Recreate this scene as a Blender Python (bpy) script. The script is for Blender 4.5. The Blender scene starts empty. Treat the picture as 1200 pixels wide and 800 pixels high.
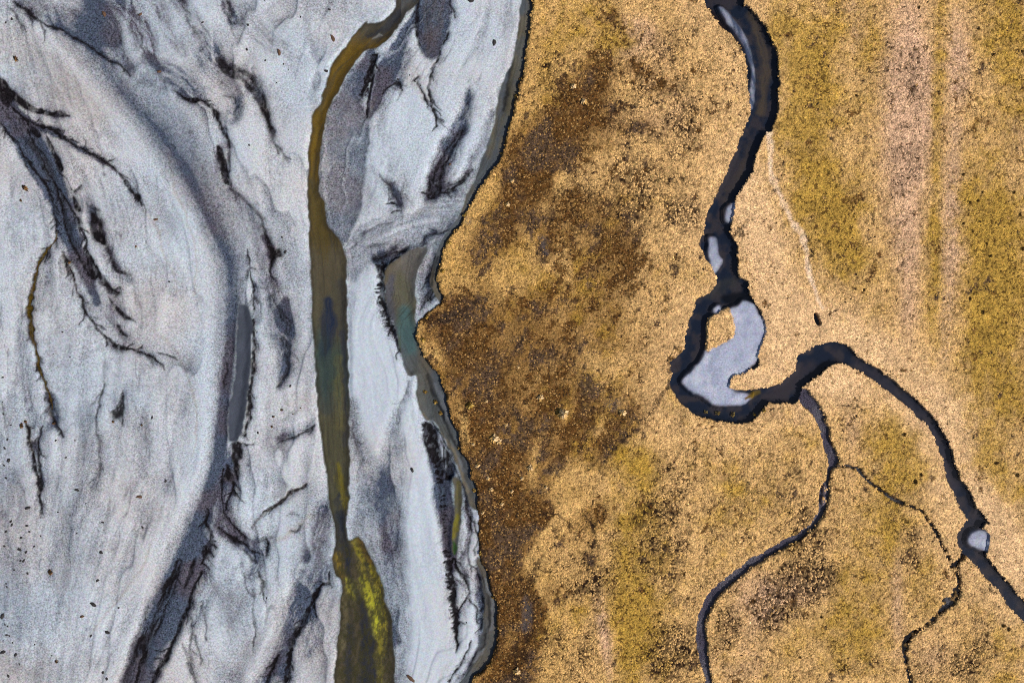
import bpy, bmesh, math, random
import numpy as np
from mathutils import Vector

# ------------------------------------------------------------------ camera, light, exposure
S = 0.15                      # metres of ground per unit of the survey grid used below
HCAM = 160.0
scene = bpy.context.scene
C = scene.collection
cam_d = bpy.data.cameras.new('camera')
cam_d.sensor_width = 36.0
cam_d.lens = 36.0 * HCAM / (1200 * S)
cam_d.clip_end = 8000
cam = bpy.data.objects.new('camera', cam_d)
cam.location = (0, 0, HCAM)
C.objects.link(cam)
scene.camera = cam

SUN_EL, SUN_AZ = math.radians(46), math.radians(118)      # azimuth from +Y (up in the picture) clockwise
w = bpy.data.worlds.new('World')
scene.world = w
w.use_nodes = True
nt = w.node_tree
sky = nt.nodes.new('ShaderNodeTexSky')
sky.sky_type = 'NISHITA'
sky.sun_disc = False
sky.sun_elevation = SUN_EL
sky.sun_rotation = SUN_AZ
bg = nt.nodes['Background']
bg.inputs['Strength'].default_value = 0.09
nt.links.new(sky.outputs[0], bg.inputs['Color'])
sd = bpy.data.lights.new('sun', 'SUN')
sd.energy = 4.2
sd.angle = math.radians(0.5)
sd.color = (1.0, 0.955, 0.89)
sun = bpy.data.objects.new('sun', sd)
dirv = Vector((math.sin(SUN_AZ) * math.cos(SUN_EL), math.cos(SUN_AZ) * math.cos(SUN_EL), math.sin(SUN_EL)))
sun.rotation_euler = dirv.to_track_quat('Z', 'Y').to_euler()
sun.location = (60, -40, 120)
C.objects.link(sun)
scene.view_settings.view_transform = 'Standard'
scene.view_settings.look = 'None'
scene.view_settings.gamma = 1
scene.view_settings.exposure = 0.4
scene.cycles.use_denoising = False
scene.cycles.filter_width = 1.1
ALB = 0.62                    # daylight colour -> albedo

random.seed(7)
rng = np.random.default_rng(7)

# ------------------------------------------------------------------ survey grid and noise
ST = 1.2
GX = np.arange(-72, 1272.1, ST)
GY = np.arange(-72, 872.1, ST)
NX, NY = len(GX), len(GY)
X, Y = np.meshgrid(GX.astype(np.float32), GY.astype(np.float32))

def lin(c):
    c = np.asarray(c, np.float32) / 255.0
    return np.where(c <= 0.04045, c / 12.92, ((c + 0.055) / 1.055) ** 2.4)

def alb(*c):
    return (lin(c) * ALB).astype(np.float32)

def sstep(a, b, x):
    t = np.clip((x - a) / (b - a), 0, 1)
    return t * t * (3 - 2 * t)

_T = {}
def vnoise(x, y, seed=0):
    if seed not in _T:
        _T[seed] = np.random.default_rng(1000 + seed).random((256, 256), dtype=np.float32)
    T = _T[seed]
    xi = np.floor(x).astype(np.int32); yi = np.floor(y).astype(np.int32)
    fx = (x - xi).astype(np.float32); fy = (y - yi).astype(np.float32)
    fx = fx * fx * (3 - 2 * fx); fy = fy * fy * (3 - 2 * fy)
    x0 = xi & 255; x1 = (xi + 1) & 255; y0 = yi & 255; y1 = (yi + 1) & 255
    a = T[y0, x0]; b = T[y0, x1]; c = T[y1, x0]; d = T[y1, x1]
    return (a + (b - a) * fx) * (1 - fy) + (c + (d - c) * fx) * fy

def fbm(x, y, seed=0, oct=4, gain=0.5):
    s = 0; amp = 1; tot = 0
    for o in range(oct):
        s = s + amp * vnoise(x * 2 ** o + 17.3 * o, y * 2 ** o + 9.1 * o, seed + o)
        tot += amp; amp *= gain
    return s / tot

# edge waviness for sand and for turf
XS = X + (fbm(X / 14, Y / 14, 11, 3) - .5) * 7 + (vnoise(X / 3, Y / 3, 15) - .5) * 1.4
YS = Y + (fbm(X / 14, Y / 14, 21, 3) - .5) * 7 + (vnoise(X / 3, Y / 3, 16) - .5) * 1.4
XW = X + (fbm(X / 11, Y / 11, 17, 2) - .5) * 3.2 + (vnoise(X / 3.5, Y / 3.5, 18) - .5) * 1.0
YW = Y + (fbm(X / 11, Y / 11, 19, 2) - .5) * 3.2 + (vnoise(X / 3.5, Y / 3.5, 20) - .5) * 1.0
XG = X + (fbm(X / 11, Y / 11, 31, 3) - .5) * 5 + (vnoise(X / 3.5, Y / 3.5, 35) - .5) * .9
YG = Y + (fbm(X / 11, Y / 11, 41, 3) - .5) * 5 + (vnoise(X / 3.5, Y / 3.5, 36) - .5) * .9

def P(s):
    return np.array([[float(v) for v in q.split(',')] for q in s.split()], np.float32)

def catmull(p, closed=False, n=4):
    if len(p) < 3:
        t = np.linspace(0, 1, n * 2 + 1)[:, None]
        return p[0] + (p[1] - p[0]) * t
    if closed:
        q = np.vstack([p[-1:], p, p[:2]])
    else:
        q = np.vstack([2 * p[0] - p[1], p, 2 * p[-1] - p[-2]])
    out = []
    m = len(q) - 3
    for i in range(m):
        a, b, c, d = q[i:i + 4]
        for k in range(n):
            t = k / n
            out.append(0.5 * (2 * b + (c - a) * t + (2 * a - 5 * b + 4 * c - d) * t * t + (3 * b - a - 3 * c + d) * t ** 3))
    if not closed:
        out.append(q[-2])
    return np.array(out, np.float32)

def win(x0, x1, y0, y1):
    i0 = max(0, int((x0 + 72) / ST)); i1 = min(NX, int((x1 + 72) / ST) + 2)
    j0 = max(0, int((y0 + 72) / ST)); j1 = min(NY, int((y1 + 72) / ST) + 2)
    return i0, i1, j0, j1

def sdf(pts, R=14, warp='s', smooth=True):
    """signed distance to a closed outline, positive inside, clipped at R"""
    AX, AY = {'s': (XS, YS), 'g': (XG, YG), 'w': (XW, YW), 'n': (X, Y)}[warp]
    p = catmull(pts, True) if smooth else pts
    D = np.full((NY, NX), R, np.float32)
    x0, y0 = p.min(0) - 14; x1, y1 = p.max(0) + 14
    i0, i1, j0, j1 = win(x0, x1, y0, y1)
    ins = np.zeros((j1 - j0, i1 - i0), bool)
    ax = AX[j0:j1, i0:i1]; ay = AY[j0:j1, i0:i1]
    q = np.roll(p, -1, 0)
    for (ax0, ay0), (bx0, by0) in zip(p, q):
        lo, hi = min(ay0, by0), max(ay0, by0)
        if hi > lo:
            k0 = max(0, int((lo - 10 + 72) / ST) - j0); k1 = min(j1 - j0, int((hi + 10 + 72) / ST) + 2 - j0)
            if k1 > k0:
                yy = ay[k0:k1]; xx = ax[k0:k1]
                cr = ((ay0 > yy) != (by0 > yy)) & (xx < (bx0 - ax0) * (yy - ay0) / (by0 - ay0) + ax0)
                ins[k0:k1] ^= cr
        a0, a1, b0, b1 = win(min(ax0, bx0) - R - 8, max(ax0, bx0) + R + 8, lo - R - 8, hi + R + 8)
        if a1 <= a0 or b1 <= b0:
            continue
        xx = AX[b0:b1, a0:a1] - ax0; yy = AY[b0:b1, a0:a1] - ay0
        dx, dy = bx0 - ax0, by0 - ay0
        L = dx * dx + dy * dy + 1e-9
        t = np.clip((xx * dx + yy * dy) / L, 0, 1)
        d = np.hypot(xx - t * dx, yy - t * dy)
        np.minimum(D[b0:b1, a0:a1], d, out=D[b0:b1, a0:a1])
    sgn = np.full((NY, NX), -1, np.float32)
    sgn[j0:j1, i0:i1][ins] = 1
    return D * sgn

def stroke(pts, hw, soft, warp='s', streak=0.0, seed=0, fl=28.0, fd=2.2):
    """soft tapered band along a line; returns 0..1"""
    AX, AY = {'s': (XS, YS), 'g': (XG, YG), 'w': (XW, YW), 'n': (X, Y)}[warp]
    p = catmull(pts, False)
    hw = np.asarray(hw, np.float32) if np.ndim(hw) else np.full(len(pts), hw, np.float32)
    hws = np.interp(np.linspace(0, 1, len(p)), np.linspace(0, 1, len(hw)), hw)
    if (warp == 's' and hw.max() < 6) or (warp == 'g' and hw.max() < 8 and len(hw) != 26):
        q = np.arange(len(p), dtype=np.float32) * 1.3 + p[0, 0]
        hws = hws * ((.45 + 1.1 * vnoise(q, q * 0 + p[0, 1], 77)) if warp == 's' else (.5 + 1.0 * vnoise(q * .6, q * 0 + p[0, 1], 77)))
    R = float(hw.max() + soft)
    B = np.full((NY, NX), 1e6, np.float32)
    LO = np.full((NY, NX), soft, np.float32)
    Tt = np.zeros((NY, NX), np.float32) if streak else None
    Dd = np.zeros((NY, NX), np.float32) if streak else None
    acc = 0.0
    for k in range(len(p) - 1):
        a, b = p[k], p[k + 1]
        dx, dy = b - a
        Ls = math.hypot(dx, dy) + 1e-6
        i0, i1, j0, j1 = win(min(a[0], b[0]) - R - 8, max(a[0], b[0]) + R + 8, min(a[1], b[1]) - R - 8, max(a[1], b[1]) + R + 8)
        if i1 > i0 and j1 > j0:
            xx = AX[j0:j1, i0:i1] - a[0]; yy = AY[j0:j1, i0:i1] - a[1]
            t = np.clip((xx * dx + yy * dy) / (Ls * Ls), 0, 1)
            d = np.hypot(xx - t * dx, yy - t * dy)
            hh = hws[k] + (hws[k + 1] - hws[k]) * t
            e = d - hh
            Bv = B[j0:j1, i0:i1]
            m = e < Bv
            Bv[m] = e[m]
            LO[j0:j1, i0:i1][m] = np.minimum(soft, hh * .7)[m]
            if streak:
                sg = np.sign(xx * dy - yy * dx) * d
                Tt[j0:j1, i0:i1][m] = (acc + t * Ls)[m]
                Dd[j0:j1, i0:i1][m] = sg[m]
        acc += Ls
    v = 1 - sstep(0, 1, (B + LO) / (LO + soft))
    if streak:
        n = vnoise(Tt / fl + seed * 3.7, Dd / fd + seed * 1.3, 50 + seed % 7) * .6 + vnoise(Tt / (fl * .45) + seed, Dd / (fd * .45), 57 + seed % 5) * .4
        v = v * (1 - streak + streak * sstep(.3, .68, n))
    return v

# ------------------------------------------------------------------ outlines traced from the survey
EDGE = P("624,-80 623,0 622,15 622,32 617,55 615,75 610,95 604,117 599,135 592,165 587,182 577,198 572,205 560,222 550,240 540,260 530,272 522,287 517,305 512,320 511,328 515,340 518,352 502,365 490,375 486,385 487,397 492,405 500,422 515,442 520,457 525,475 527,490 536,507 540,527 549,542 552,560 559,572 560,597 561,625 561,650 569,670 575,690 581,707 582,730 582,750 575,770 565,785 552,800 535,880")
MEADOW = np.vstack([catmull(EDGE), P("1400,880 1400,-80")])
RIVER = P("470,-80 466,-30 465,0 460,12 450,24 432,27 429,25 420,35 405,52 392,70 385,85 380,102 375,120 366,135 364,155 361,180 361,200 360,225 361,250 362,275 364,325 365,355 367,397 371,462 374,505 380,540 384,575 387,600 391,615 392,640 389,655 392,672 399,680 399,712 396,750 392,785 391,800 388,880 466,880 462,800 462,775 459,747 459,725 452,707 449,687 444,675 437,660 431,645 420,630 409,632 406,615 407,600 409,575 409,525 409,475 408,425 407,400 407,360 406,325 404,300 396,277 385,267 381,252 379,235 374,230 374,215 373,200 375,175 380,147 387,122 397,105 407,85 420,67 430,57 439,56 447,52 460,40 475,17 490,0 497,-30 502,-80")
SIDE = P("613,-80 611,0 609,15 606,40 603,58 600,72 592,92 585,112 580,140 575,160 565,185 560,202 547,227 540,247 531,263 519,280 511,298 506,315 504,330 509,345 520,356 530,340 530,300 550,260 590,205 615,150 640,60 640,-80")
POOL = P("500,290 485,292 475,296 460,307 452,315 450,330 451,350 457,370 464,387 466,400 472,420 476,437 481,441 489,441 488,460 492,480 499,492 510,495 522,518 534,540 541,560 547,580 553,596 575,596 565,560 545,510 530,460 505,420 492,395 487,375 487,360 487,340 489,317 497,300")
LOWER = P("560,655 563,672 566,690 568,710 566,735 562,755 554,775 542,795 520,830 505,880 560,880 580,800 600,770 600,700 580,660")
GREENCH = P("532,560 539,562 541,580 541,610 538,630 535,648 531,650 529,640 532,610 532,580")
SLOT = P("282,356 279,362 277,400 275,445 269,472 267,507 271,517 280,514 285,490 291,445 294,410 294,380 291,360")
STREAM = P("805,-80 825,0 831,12 837,20 845,30 857,40 864,50 869,57 875,77 876,100 879,125 877,140 872,152 865,165 860,182 854,197 850,207 841,225 835,237 827,252 826,270 820,286 825,297 832,312 840,330 832,342 817,350 812,362 806,380 802,397 800,412 786,424 787,437 785,449 790,462 802,477 817,487 840,492 865,495 882,491 893,481 900,472 925,472 937,467 940,459 941,454 950,446 965,435 975,426 985,425 997,430 1015,440 1040,457 1062,477 1080,492 1092,507 1100,527 1107,552 1117,575 1126,597 1131,609 1120,627 1127,645 1137,655 1152,672 1170,692 1182,710 1200,730 1245,785 1320,880 1380,880 1300,800 1245,745 1200,705 1187,690 1170,670 1156,652 1156,645 1157,627 1150,617 1153,612 1157,613 1152,602 1146,597 1144,597 1135,575 1125,560 1117,542 1112,525 1107,510 1095,492 1080,475 1060,457 1040,442 1022,429 1005,417 992,406 977,401 960,404 945,411 935,420 931,435 917,447 909,450 899,454 887,456 872,458 862,457 856,455 854,451 855,446 859,440 870,437 882,432 888,425 888,415 893,403 897,384 892,369 886,356 882,350 877,345 876,334 875,330 865,322 864,290 855,275 856,260 861,237 867,225 877,207 881,200 882,190 890,167 897,155 902,152 909,135 912,107 910,67 902,42 892,25 875,7 870,0 850,-80")
ISLAND = P("844,363 851,360 855,362 858,369 859,378 862,386 855,397 847,402 830,411 827,405 829,380 831,372 842,366")
BAR_MAIN = P("866,357 871,351 879,354 885,357 890,367 894,376 899,384 895,402 890,420 880,430 870,439 859,442 856,449 862,458 875,460 883,460 877,470 865,475 840,475 825,465 812,460 801,450 800,445 807,437 817,427 826,411 830,411 847,402 858,395 860,385 857,370 856,362")
BAR_TOP = P("842,8 846,17 853,28 862,38 869,50 874,62 879,80 879,105 881,127 885,118 885,87 878,52 866,30 853,13")
BAR_SMALL = P("863,236 861,250 855,261 849,255 852,242")
BAR_LOW = P("832,277 840,280 844,298 847,305 841,317 835,320 831,305 830,285")
BAR_END = P("1137,625 1150,620 1160,625 1159,646 1145,642 1134,637")
BAR_NUB = P("837,361 843,357 846,362 841,367 836,366")
POND = P("954,367 956,367 959.5,373 961,379 959.5,381 957,379.5 954.5,374")
BROOK = P("943,464 947,470 955,480 964,495 967,512 972,527 976,540 972,550 970,562 967,572 965,586 964,597 960,605 950,617 932,630 912,641 900,649 880,660 860,675 842,690 830,707 822,727 822,750 826,775 831,800 836,880")
BROOK_W = [8, 8, 7, 5, 4.2, 5.2, 6, 2.4, 1.6, 5, 5.4, 3.4, 3.6, 3.8, 4, 4.4, 4.4, 4.6, 4.8, 5.2, 5.6, 5.6, 5.4, 4.6, 3.8, 3.8]
DITCH = P("979,546 988,545 998,547 1007,552 1015,562 1030,572 1047,585 1075,596 1082,603 1092,617 1102,635 1110,652 1116,661")
DITCH_W = [.6, .8, .9, 2.4, 1.6, 2.0, 1.6, 1.5, .9, 1.5, 1.3, 1.7, 2.5]
RILL = P("1130,643 1125,653 1120,662 1122,677 1120,695 1112,705 1100,717 1085,732 1072,740 1063,748 1060,762 1062,780 1066,800 1064,880")
RILL_W = [2, 1.8, 2.6, 2.2, 5, 7.5, 3, 3.2, 3, 4.5, 2.4, 3.4, 1.8, 2]

d_mead = sdf(MEADOW, 14, 'g', False)
d_river = sdf(RIVER, 14, 'w')
d_side = sdf(SIDE, 14, 'w'); d_side = np.minimum(d_side, 14)
d_pool = sdf(POOL, 14, 'w')
d_low = sdf(LOWER, 14, 'w')
d_green = sdf(GREENCH, 14, 'w')
d_slot = sdf(SLOT, 14, 'w')
d_stream = sdf(STREAM, 14, 'g')
d_isl = sdf(ISLAND, 14, 'g')
bars = [('main', sdf(BAR_MAIN, 14, 'w')), ('top', sdf(BAR_TOP, 14, 'w')), ('small', sdf(BAR_SMALL, 14, 'w')),
        ('low', sdf(BAR_LOW, 14, 'w')), ('end', sdf(BAR_END, 14, 'w')), ('nub', sdf(BAR_NUB, 14, 'w'))]
d_pond = sdf(POND, 14, 'n')
v_brook = stroke(BROOK, BROOK_W, 2.0, 'g')
v_ditch = stroke(DITCH, DITCH_W, 1.6, 'g')
v_rill = stroke(RILL, RILL_W, 2.0, 'g')
gate = vnoise(X / 4.5, Y / 4.5, 341)
v_ditch = v_ditch * np.where(X > 1060, sstep(.34, .5, gate), 1) 
v_rill = v_rill * (.5 + .5 * sstep(.3, .42, gate))
# turf islets inside the little brooks
ISLETS = [P("966,568 968.5,571 968,577 966,578.5 964,576 964,571"), P("964,581 967,582 967.5,588 965,591.5 962.5,589 962.5,584")]
RILL_ISLETS = [P("1078,733 1084,731 1083,737 1075,741 1072,739"), P("1064,752 1067,751 1068,758 1066,764 1063.5,760")]
d_islets = [sdf(p, 10, 'n') for p in ISLETS + RILL_ISLETS]

mead = d_mead > 0
wat_sand = np.maximum.reduce([d_river, np.where(mead, -14, np.maximum.reduce([d_side, d_pool, d_low])), d_green, d_slot])

# ------------------------------------------------------------------ sand plain: colour layers
rows = GY
def curve_x(s):
    p = catmull(P(s))
    return np.interp(rows, p[:, 1], p[:, 0])
band_x = curve_x("20,-72 60,0 82,45 110,90 140,125 175,170 200,200 237,275 255,320 266,380 258,425 250,475 245,525 228,580 212,625 190,675 165,725 137,800 105,872")
river_x = curve_x("478,-72 476,0 440,50 400,85 380,130 368,180 367,225 382,300 386,400 392,500 398,600 410,660 428,740 427,872")
o = np.argsort(EDGE[:, 1]); edge_x = np.interp(rows, EDGE[o, 1], EDGE[o, 0])
U = np.empty_like(X)
for j in range(NY):
    U[j] = np.interp(GX, [-250, 0 if band_x[j] > 40 else band_x[j] - 40, band_x[j], river_x[j], edge_x[j], 1400], [-150, 20, 250, 390, 560, 1380])
st1 = fbm(U / 9, Y / 130, 61, 3)
st2 = fbm(U / 3.2, Y / 55, 65, 3)
blot = fbm(X / 60, Y / 60, 71, 4)
fine = fbm(X / 7, Y / 7, 75, 3)

G = 0.13 + sstep(.45, .75, st1) * .12 + (st2 - .5) * .08 + (blot - .5) * .36 + (fine - .5) * .10 + (fbm(X / 20, Y / 26, 78, 4, .6) - .5) * .26
G[X > 405] -= 0.06
K = np.zeros_like(X); BR = np.zeros_like(X); LT = np.zeros_like(X)
_seed = [0]
def add(L, amp, hw, soft, s, streak=0.0, warp='s', fl=28.0, fd=2.2):
    _seed[0] += 1
    thin = L is K and np.max(hw) < 6
    v = stroke(P(s), np.asarray(hw) * (.82 if thin else 1), soft, warp, streak, _seed[0], fl, fd) * amp
    np.maximum(L, v, out=L)
    if thin and len(s.split()) > 3:
        p = catmull(P(s)); r = random.Random(_seed[0])
        seg = np.hypot(*np.diff(p, axis=0).T); n = int(seg.sum() / 7)
        for _ in range(n):
            k = r.randrange(1, len(p) - 1)
            dx, dy = p[k + 1] - p[k - 1]; a = math.atan2(dy, dx) + r.choice((-1, 1)) * r.uniform(.25, .8); ln = r.uniform(4, 15) * (1 if r.random() < .8 else 1.7)
            x, y = p[k]; b = a + r.uniform(-.5, .5)
            q = np.array([[x, y], [x + ln * .5 * math.cos(a), y + ln * .5 * math.sin(a)], [x + ln * .5 * (math.cos(a) + math.cos(b)), y + ln * .5 * (math.sin(a) + math.sin(b))]], np.float32)
            np.maximum(L, stroke(q, [1.2, .7, .2], 1.1, 's') * amp * r.uniform(.35, .95), out=L)
def plus(L, amp, hw, soft, s, streak=0.0, warp='s', fl=28.0, fd=2.2):
    _seed[0] += 1
    L += stroke(P(s), hw, soft, warp, streak, _seed[0], fl, fd) * amp
def cut(L, amp, hw, soft, s, streak=0.0, warp='s'):
    _seed[0] += 1
    L *= 1 - stroke(P(s), hw, soft, warp, streak, _seed[0]) * amp
def padd(L, amp, soft, s, warp='s', streak=0.0):
    d = sdf(P(s), 14, warp)
    v = sstep(-soft, soft, d) * amp
    if streak:
        v = v * (1 - streak + streak * sstep(.3, .65, st2))
    np.maximum(L, v, out=L)

# broad blue-grey band sweeping down the left
BAND = "105,82 140,125 175,170 200,200 218,235 237,275 252,315 262,350 268,380 262,425 254,475 248,525 232,575 212,625 190,675 165,725 140,790 120,872"
plus(G, .30, [10, 13, 15, 14, 8], 12, "100,78 125,108 150,140 172,165 195,190", .25)
by = [60, 110, 150, 200, 250, 300, 350, 400, 450, 500, 550, 600, 650, 700, 750, 800, 872]
bl = np.interp(rows, by, [60, 100, 138, 172, 206, 228, 232, 229, 232, 230, 222, 198, 174, 158, 143, 122, 96])[:, None]
bd = np.interp(rows, by, [105, 145, 182, 214, 242, 264, 272, 269, 264, 258, 250, 234, 214, 192, 172, 152, 126])[:, None]
br_ = np.interp(rows, by, [140, 190, 232, 262, 276, 288, 284, 277, 271, 267, 262, 245, 236, 222, 205, 182, 152])[:, None]
ba = np.interp(rows, by, [.32, .46, .54, .58, .54, .55, .55, .55, .58, .62, .66, .68, .7, .7, .66, .62, .6])[:, None]
XBw = X + (fbm(X / 60, Y / 90, 241, 3) - .5) * 9 + (st2 - .5) * 4
bt = np.clip((XBw - bl) / (bd - bl), 0, 1)
bshape = bt ** 1.7 * (1 - .55 * sstep(0, 1, (XBw - bd) / (br_ - bd)) - .45 * sstep(.9, 1.25, (XBw - bd) / (br_ - bd)))
bst = fbm((XBw - bl) / (br_ - bl) * 8, Y / 160, 245, 4)
bandm = sstep(0, .25, bt) * (1 - sstep(.9, 1.3, (XBw - bd) / (br_ - bd))) * sstep(30, 90, Y)
G *= 1 - .55 * bandm
LT *= 1 - .8 * bandm
G += bshape * ba * 1.28 * (.80 + .4 * bst)
LT = np.maximum(LT, .85 * np.exp(-((XBw - bl - 4) / 10) ** 2) * sstep(60, 130, Y))
# overlapping bars: relief shading painted into the tones, soft upstream flank, crisp lee edge
sw = U / 34 + fbm(X / 70, Y / 160, 251, 4) * 4.0
tri = sw - np.floor(sw)
saw = tri ** 2.2 * (1 - sstep(.93, 1, tri))
sawm = sstep(.40, .62, fbm(X / 80, Y / 110, 255, 3)) * (1 - .75 * sstep(10, 50, bl - X) * sstep(330, 430, Y)) * (1 - .6 * sstep(400, 330, Y) * sstep(10, 50, bl - X))
sawm = sawm * (1 - bandm)
G += (saw - .15) * .40 * sawm
LT = np.maximum(LT, sstep(.22, .02, tri) * sstep(0, .02, tri) * sawm * .38)
sw2 = U / 13 + fbm(X / 30, Y / 80, 261, 3) * 3.0
tr2 = sw2 - np.floor(sw2)
G += (tr2 ** 2 * (1 - sstep(.9, 1, tr2)) - .2) * .14 * sstep(.45, .62, fbm(X / 60, Y / 80, 265, 3)) * (1 - .7 * sstep(10, 50, bl - X)) * (1 - bandm)
plus(G, .40, [10, 15, 16, 15, 10, 5], 7, "8,-30 37,5 68,20 100,35 130,50 152,78", .3)
add(K, .75, [1.0, 3, 2.5, 1.5, 1.5, 1.0, .5], 1.8, "12,0 30,14 46,25 75,37 95,47 117,62 152,86")
LTS = [(.8, 6, 6, "48,28 62,55 90,85 120,125 150,165 175,200"), (.7, 6, 8, "180,205 205,250 222,300 226,350 225,400"), (.6, 7, 8, "232,345 238,400 240,440 237,500 222,545"),
       (.5, 8, 8, "195,590 182,630 168,670 150,700"), (.55, 8, 9, "355,60 352,100 355,135 350,185 352,240 355,300"), (.6, 14, 9, "320,80 350,130 335,190 340,230"),
       (.7, 8, 6, "345,58 350,75 362,88"), (.6, 9, 8, "310,540 330,550 350,530 365,520"), (.6, 10, 8, "300,580 330,610 340,660 330,690"),
       (.55, 10, 9, "345,600 330,640 310,690 285,740 270,770"), (.6, 9, 7, "190,780 205,760 215,800"), (.5, 12, 10, "50,690 60,730 75,770"), (.5, 14, 12, "165,470 190,500 185,540"), (.5, 10, 12, "150,380 180,400 190,350")]
for a, hw, so, s in LTS:
    add(LT, a, hw, so, s)
# faint brown drift lines
for s in ["196,180 207,232 220,257 229,300 230,345", "205,420 217,432 229,467 231,500 225,535", "175,637 170,662 150,687 125,717 106,745", "167,247 182,265 187,285 200,315 205,325", "180,385 200,405 215,420", "300,247 307,258"]:
    add(BR, .55, [.4, 1.1, 1.1, .9, .4], 1.8, s)
# tan, brownish ground in the upper left
for s, hw, a in [("-30,55 20,60 50,90 85,115", [24, 28, 26, 14], .5), ("60,75 85,100 110,130", [10, 16, 14], .45), ("0,40 20,50", 12, .4)]:
    add(BR, a, hw, 14, s, .35)
for s, hw, a in [("105,0 122,15 135,45", [10, 12, 4], .55), ("135,-10 155,15 170,50 185,80", [12, 13, 10, 5], .6), ("170,70 200,85 232,108", [8, 12, 8], .45),
                 ("205,-10 225,20 250,60 262,75", [8, 8, 8, 4], .5), ("255,-10 268,15 275,28", [5, 4, 2], .6), ("225,40 240,70 252,90", [6, 7, 4], .45), ("285,10 310,45 335,60 350,70", [10, 10, 6, 3], .38), ("180,0 195,30 215,60", [6, 6, 4], .35)]:
    plus(G, a, hw, 7, s, .7, 's', 22, 2.6)
for s, hw, a in [("265,-5 269,12 268,22 276,27", [2, 4, 3, 1], .55), ("140,35 139,48", [1.5, .5], .45), ("170,55 183,80", [3, 1], .35), ("213,0 220,25 232,45", [2, 1.6, 1], .45)]:
    add(K, a, hw, 2.5, s, .5)
# dark hollows of the upper middle
padd(K, .72, 2.5, "252,66 262,68 272,78 278,90 270,92 258,82", 's')
add(K, .85, [3, 7, 8, 6, 4, 3, 1], 4, "272,78 284,88 296,100 304,114 311,132 316,150 320,165", .45)
add(K, .7, [.6, 1.5, 1.2, .5], 1.6, "318,160 325,170 333,182 338,192", .3)
add(K, .55, [4, 5, 3], 3, "296,80 302,95 310,120", .6)
add(G, .6, [9, 10, 8, 5, 4], 6, "262,95 272,105 277,120 274,135 268,140", .2)
add(K, .5, [2, 3, 2], 2.5, "263,112 274,118 272,135", .4)
padd(K, .95, 1.2, "203,106 212,110 222,113 231,113 234,117 226,121 215,116", 'w')
plus(G, .3, [6, 8, 8], 7, "170,90 195,100 220,108", .3)
add(K, .85, [1.5, 2.5, 3.0, 2.6, 1.6, 1], 1.6, "234,117 246,125 254,140 259,152 265,162 266,172")
padd(K, 1.0, 1.0, "252,175 257,171 264,190 270,214 268,219 258,205", 'w')
add(K, .6, [1.5, 2, 1.5, 1.2], 2, "266,165 266,185 268,200")
add(K, .55, [1, 1.6, 1.6, 1.2, 1], 2.2, "270,220 285,235 298,247 307,265 314,280")
plus(G, .35, [3, 8, 12, 16, 14, 10], 7, "272,222 284,245 297,268 308,292 312,315 310,330", .3)
padd(K, .85, 2.2, "307,262 314,278 320,290 327,293 330,298 322,302 320,312 316,316 314,300 310,282", 's')
add(K, .75, [1.5, 1.2, .8], 1.5, "316,312 316,322 321,328")
plus(G, .48, [8, 14, 18, 16, 12, 6], 9, "318,335 322,350 328,372 332,395 336,420 330,445", .45)
add(K, .62, [2, 6, 6, 2], 6, "318,345 326,362 334,380 336,392", .75)
add(K, .6, [3, 5, 5, 3, 1], 5, "330,398 336,412 337,428 331,442 324,452", .7)
add(BR, .5, 14, 10, "320,340 330,380 335,420", .4)
# long dark slot on the right of the band
add(K, .75, [.8, 1.3, 1.2, .8], 1.2, "289,292 293,320 296,345 295,362")
add(K, .85, [1.5, 2.4, 2.8, 3.2, 3, 2], 1.5, "297,375 297,400 296,430 293,465 290,495 285,512")
add(BR, .5, [2, 2, 2], 1.5, "292,440 290,470 286,505")
add(K, .6, [.8, 2, 1.5], 1.6, "266,425 264,440 262,455")
plus(G, .4, [6, 8, 8, 8, 6], 5, "270,380 268,430 262,475 262,520 258,560", .4)
# churned cluster below it
padd(K, .92, 2, "270,524 277,518 284,528 284,538 278,541 280,552 275,560 271,548 269,536", 's')
add(K, .9, [2, 4, 3, 2.6, 2, 1.5], 1.6, "262,548 265,556 270,565 269,578 266,590 265,598")
add(K, .9, [1.4, 1.8, 1.5, 2.0, 2.4, 2, 1], 1.2, "258,552 257,572 259,592 264,606 274,617 281,624 286,632")
plus(G, .5, [14, 16, 15, 14, 10, 7], 4, "258,555 256,580 257,600 265,617 278,630 295,645", .35)
add(K, .9, [1, 2.5, 3.2, 2.6, 1.5], 1.6, "255,619 264,627 274,634 286,640 296,647")
add(K, .6, [1, 1.5, 1], 1.2, "282,645 292,652 300,660")
add(K, .9, [1, 2.2, 2, 2.2, 2.6, 3.5, 4.5, 2], 1.6, "240,597 240,604 239,614 245,622 245,632 241,641 239,650 236,662")
for s in ["246,634 252,636", "246,640 251,645", "244,648 250,654", "241,655 247,660", "238,662 244,668"]:
    add(K, .85, [1.8, .4], 1, s)
add(K, .8, [1.2, 2.2, 1.5], 1.6, "312,632 313,641 311,652")
add(K, .7, [.8, 2, 2.5, 1], 2.4, "302,672 306,682 305,690 303,697", .3)
plus(G, .45, [4, 7, 8, 8, 6, 4], 5, "282,662 290,672 300,668 307,655 309,640 300,635", .6, 's', 8, 2)
add(K, .6, [.8, 2, 2, .7], 1.8, "300,634 306,632 312,631 318,630", .3)
add(LT, .8, [4, 3, 3], 2, "275,517 283,518 291,520")
add(K, .7, [.5, 1.1, .5], 1, "282,521 288,523 297,520")
add(LT, .7, 6, 4, "262,645 275,655 285,662 280,675")
add(BR, .7, [.5, 1.4, 2.2, 2.6, 2.2, 1.6, .8], 1.6, "361,567 351,574 340,578 332,586 322,593 312,599 298,616")
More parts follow.
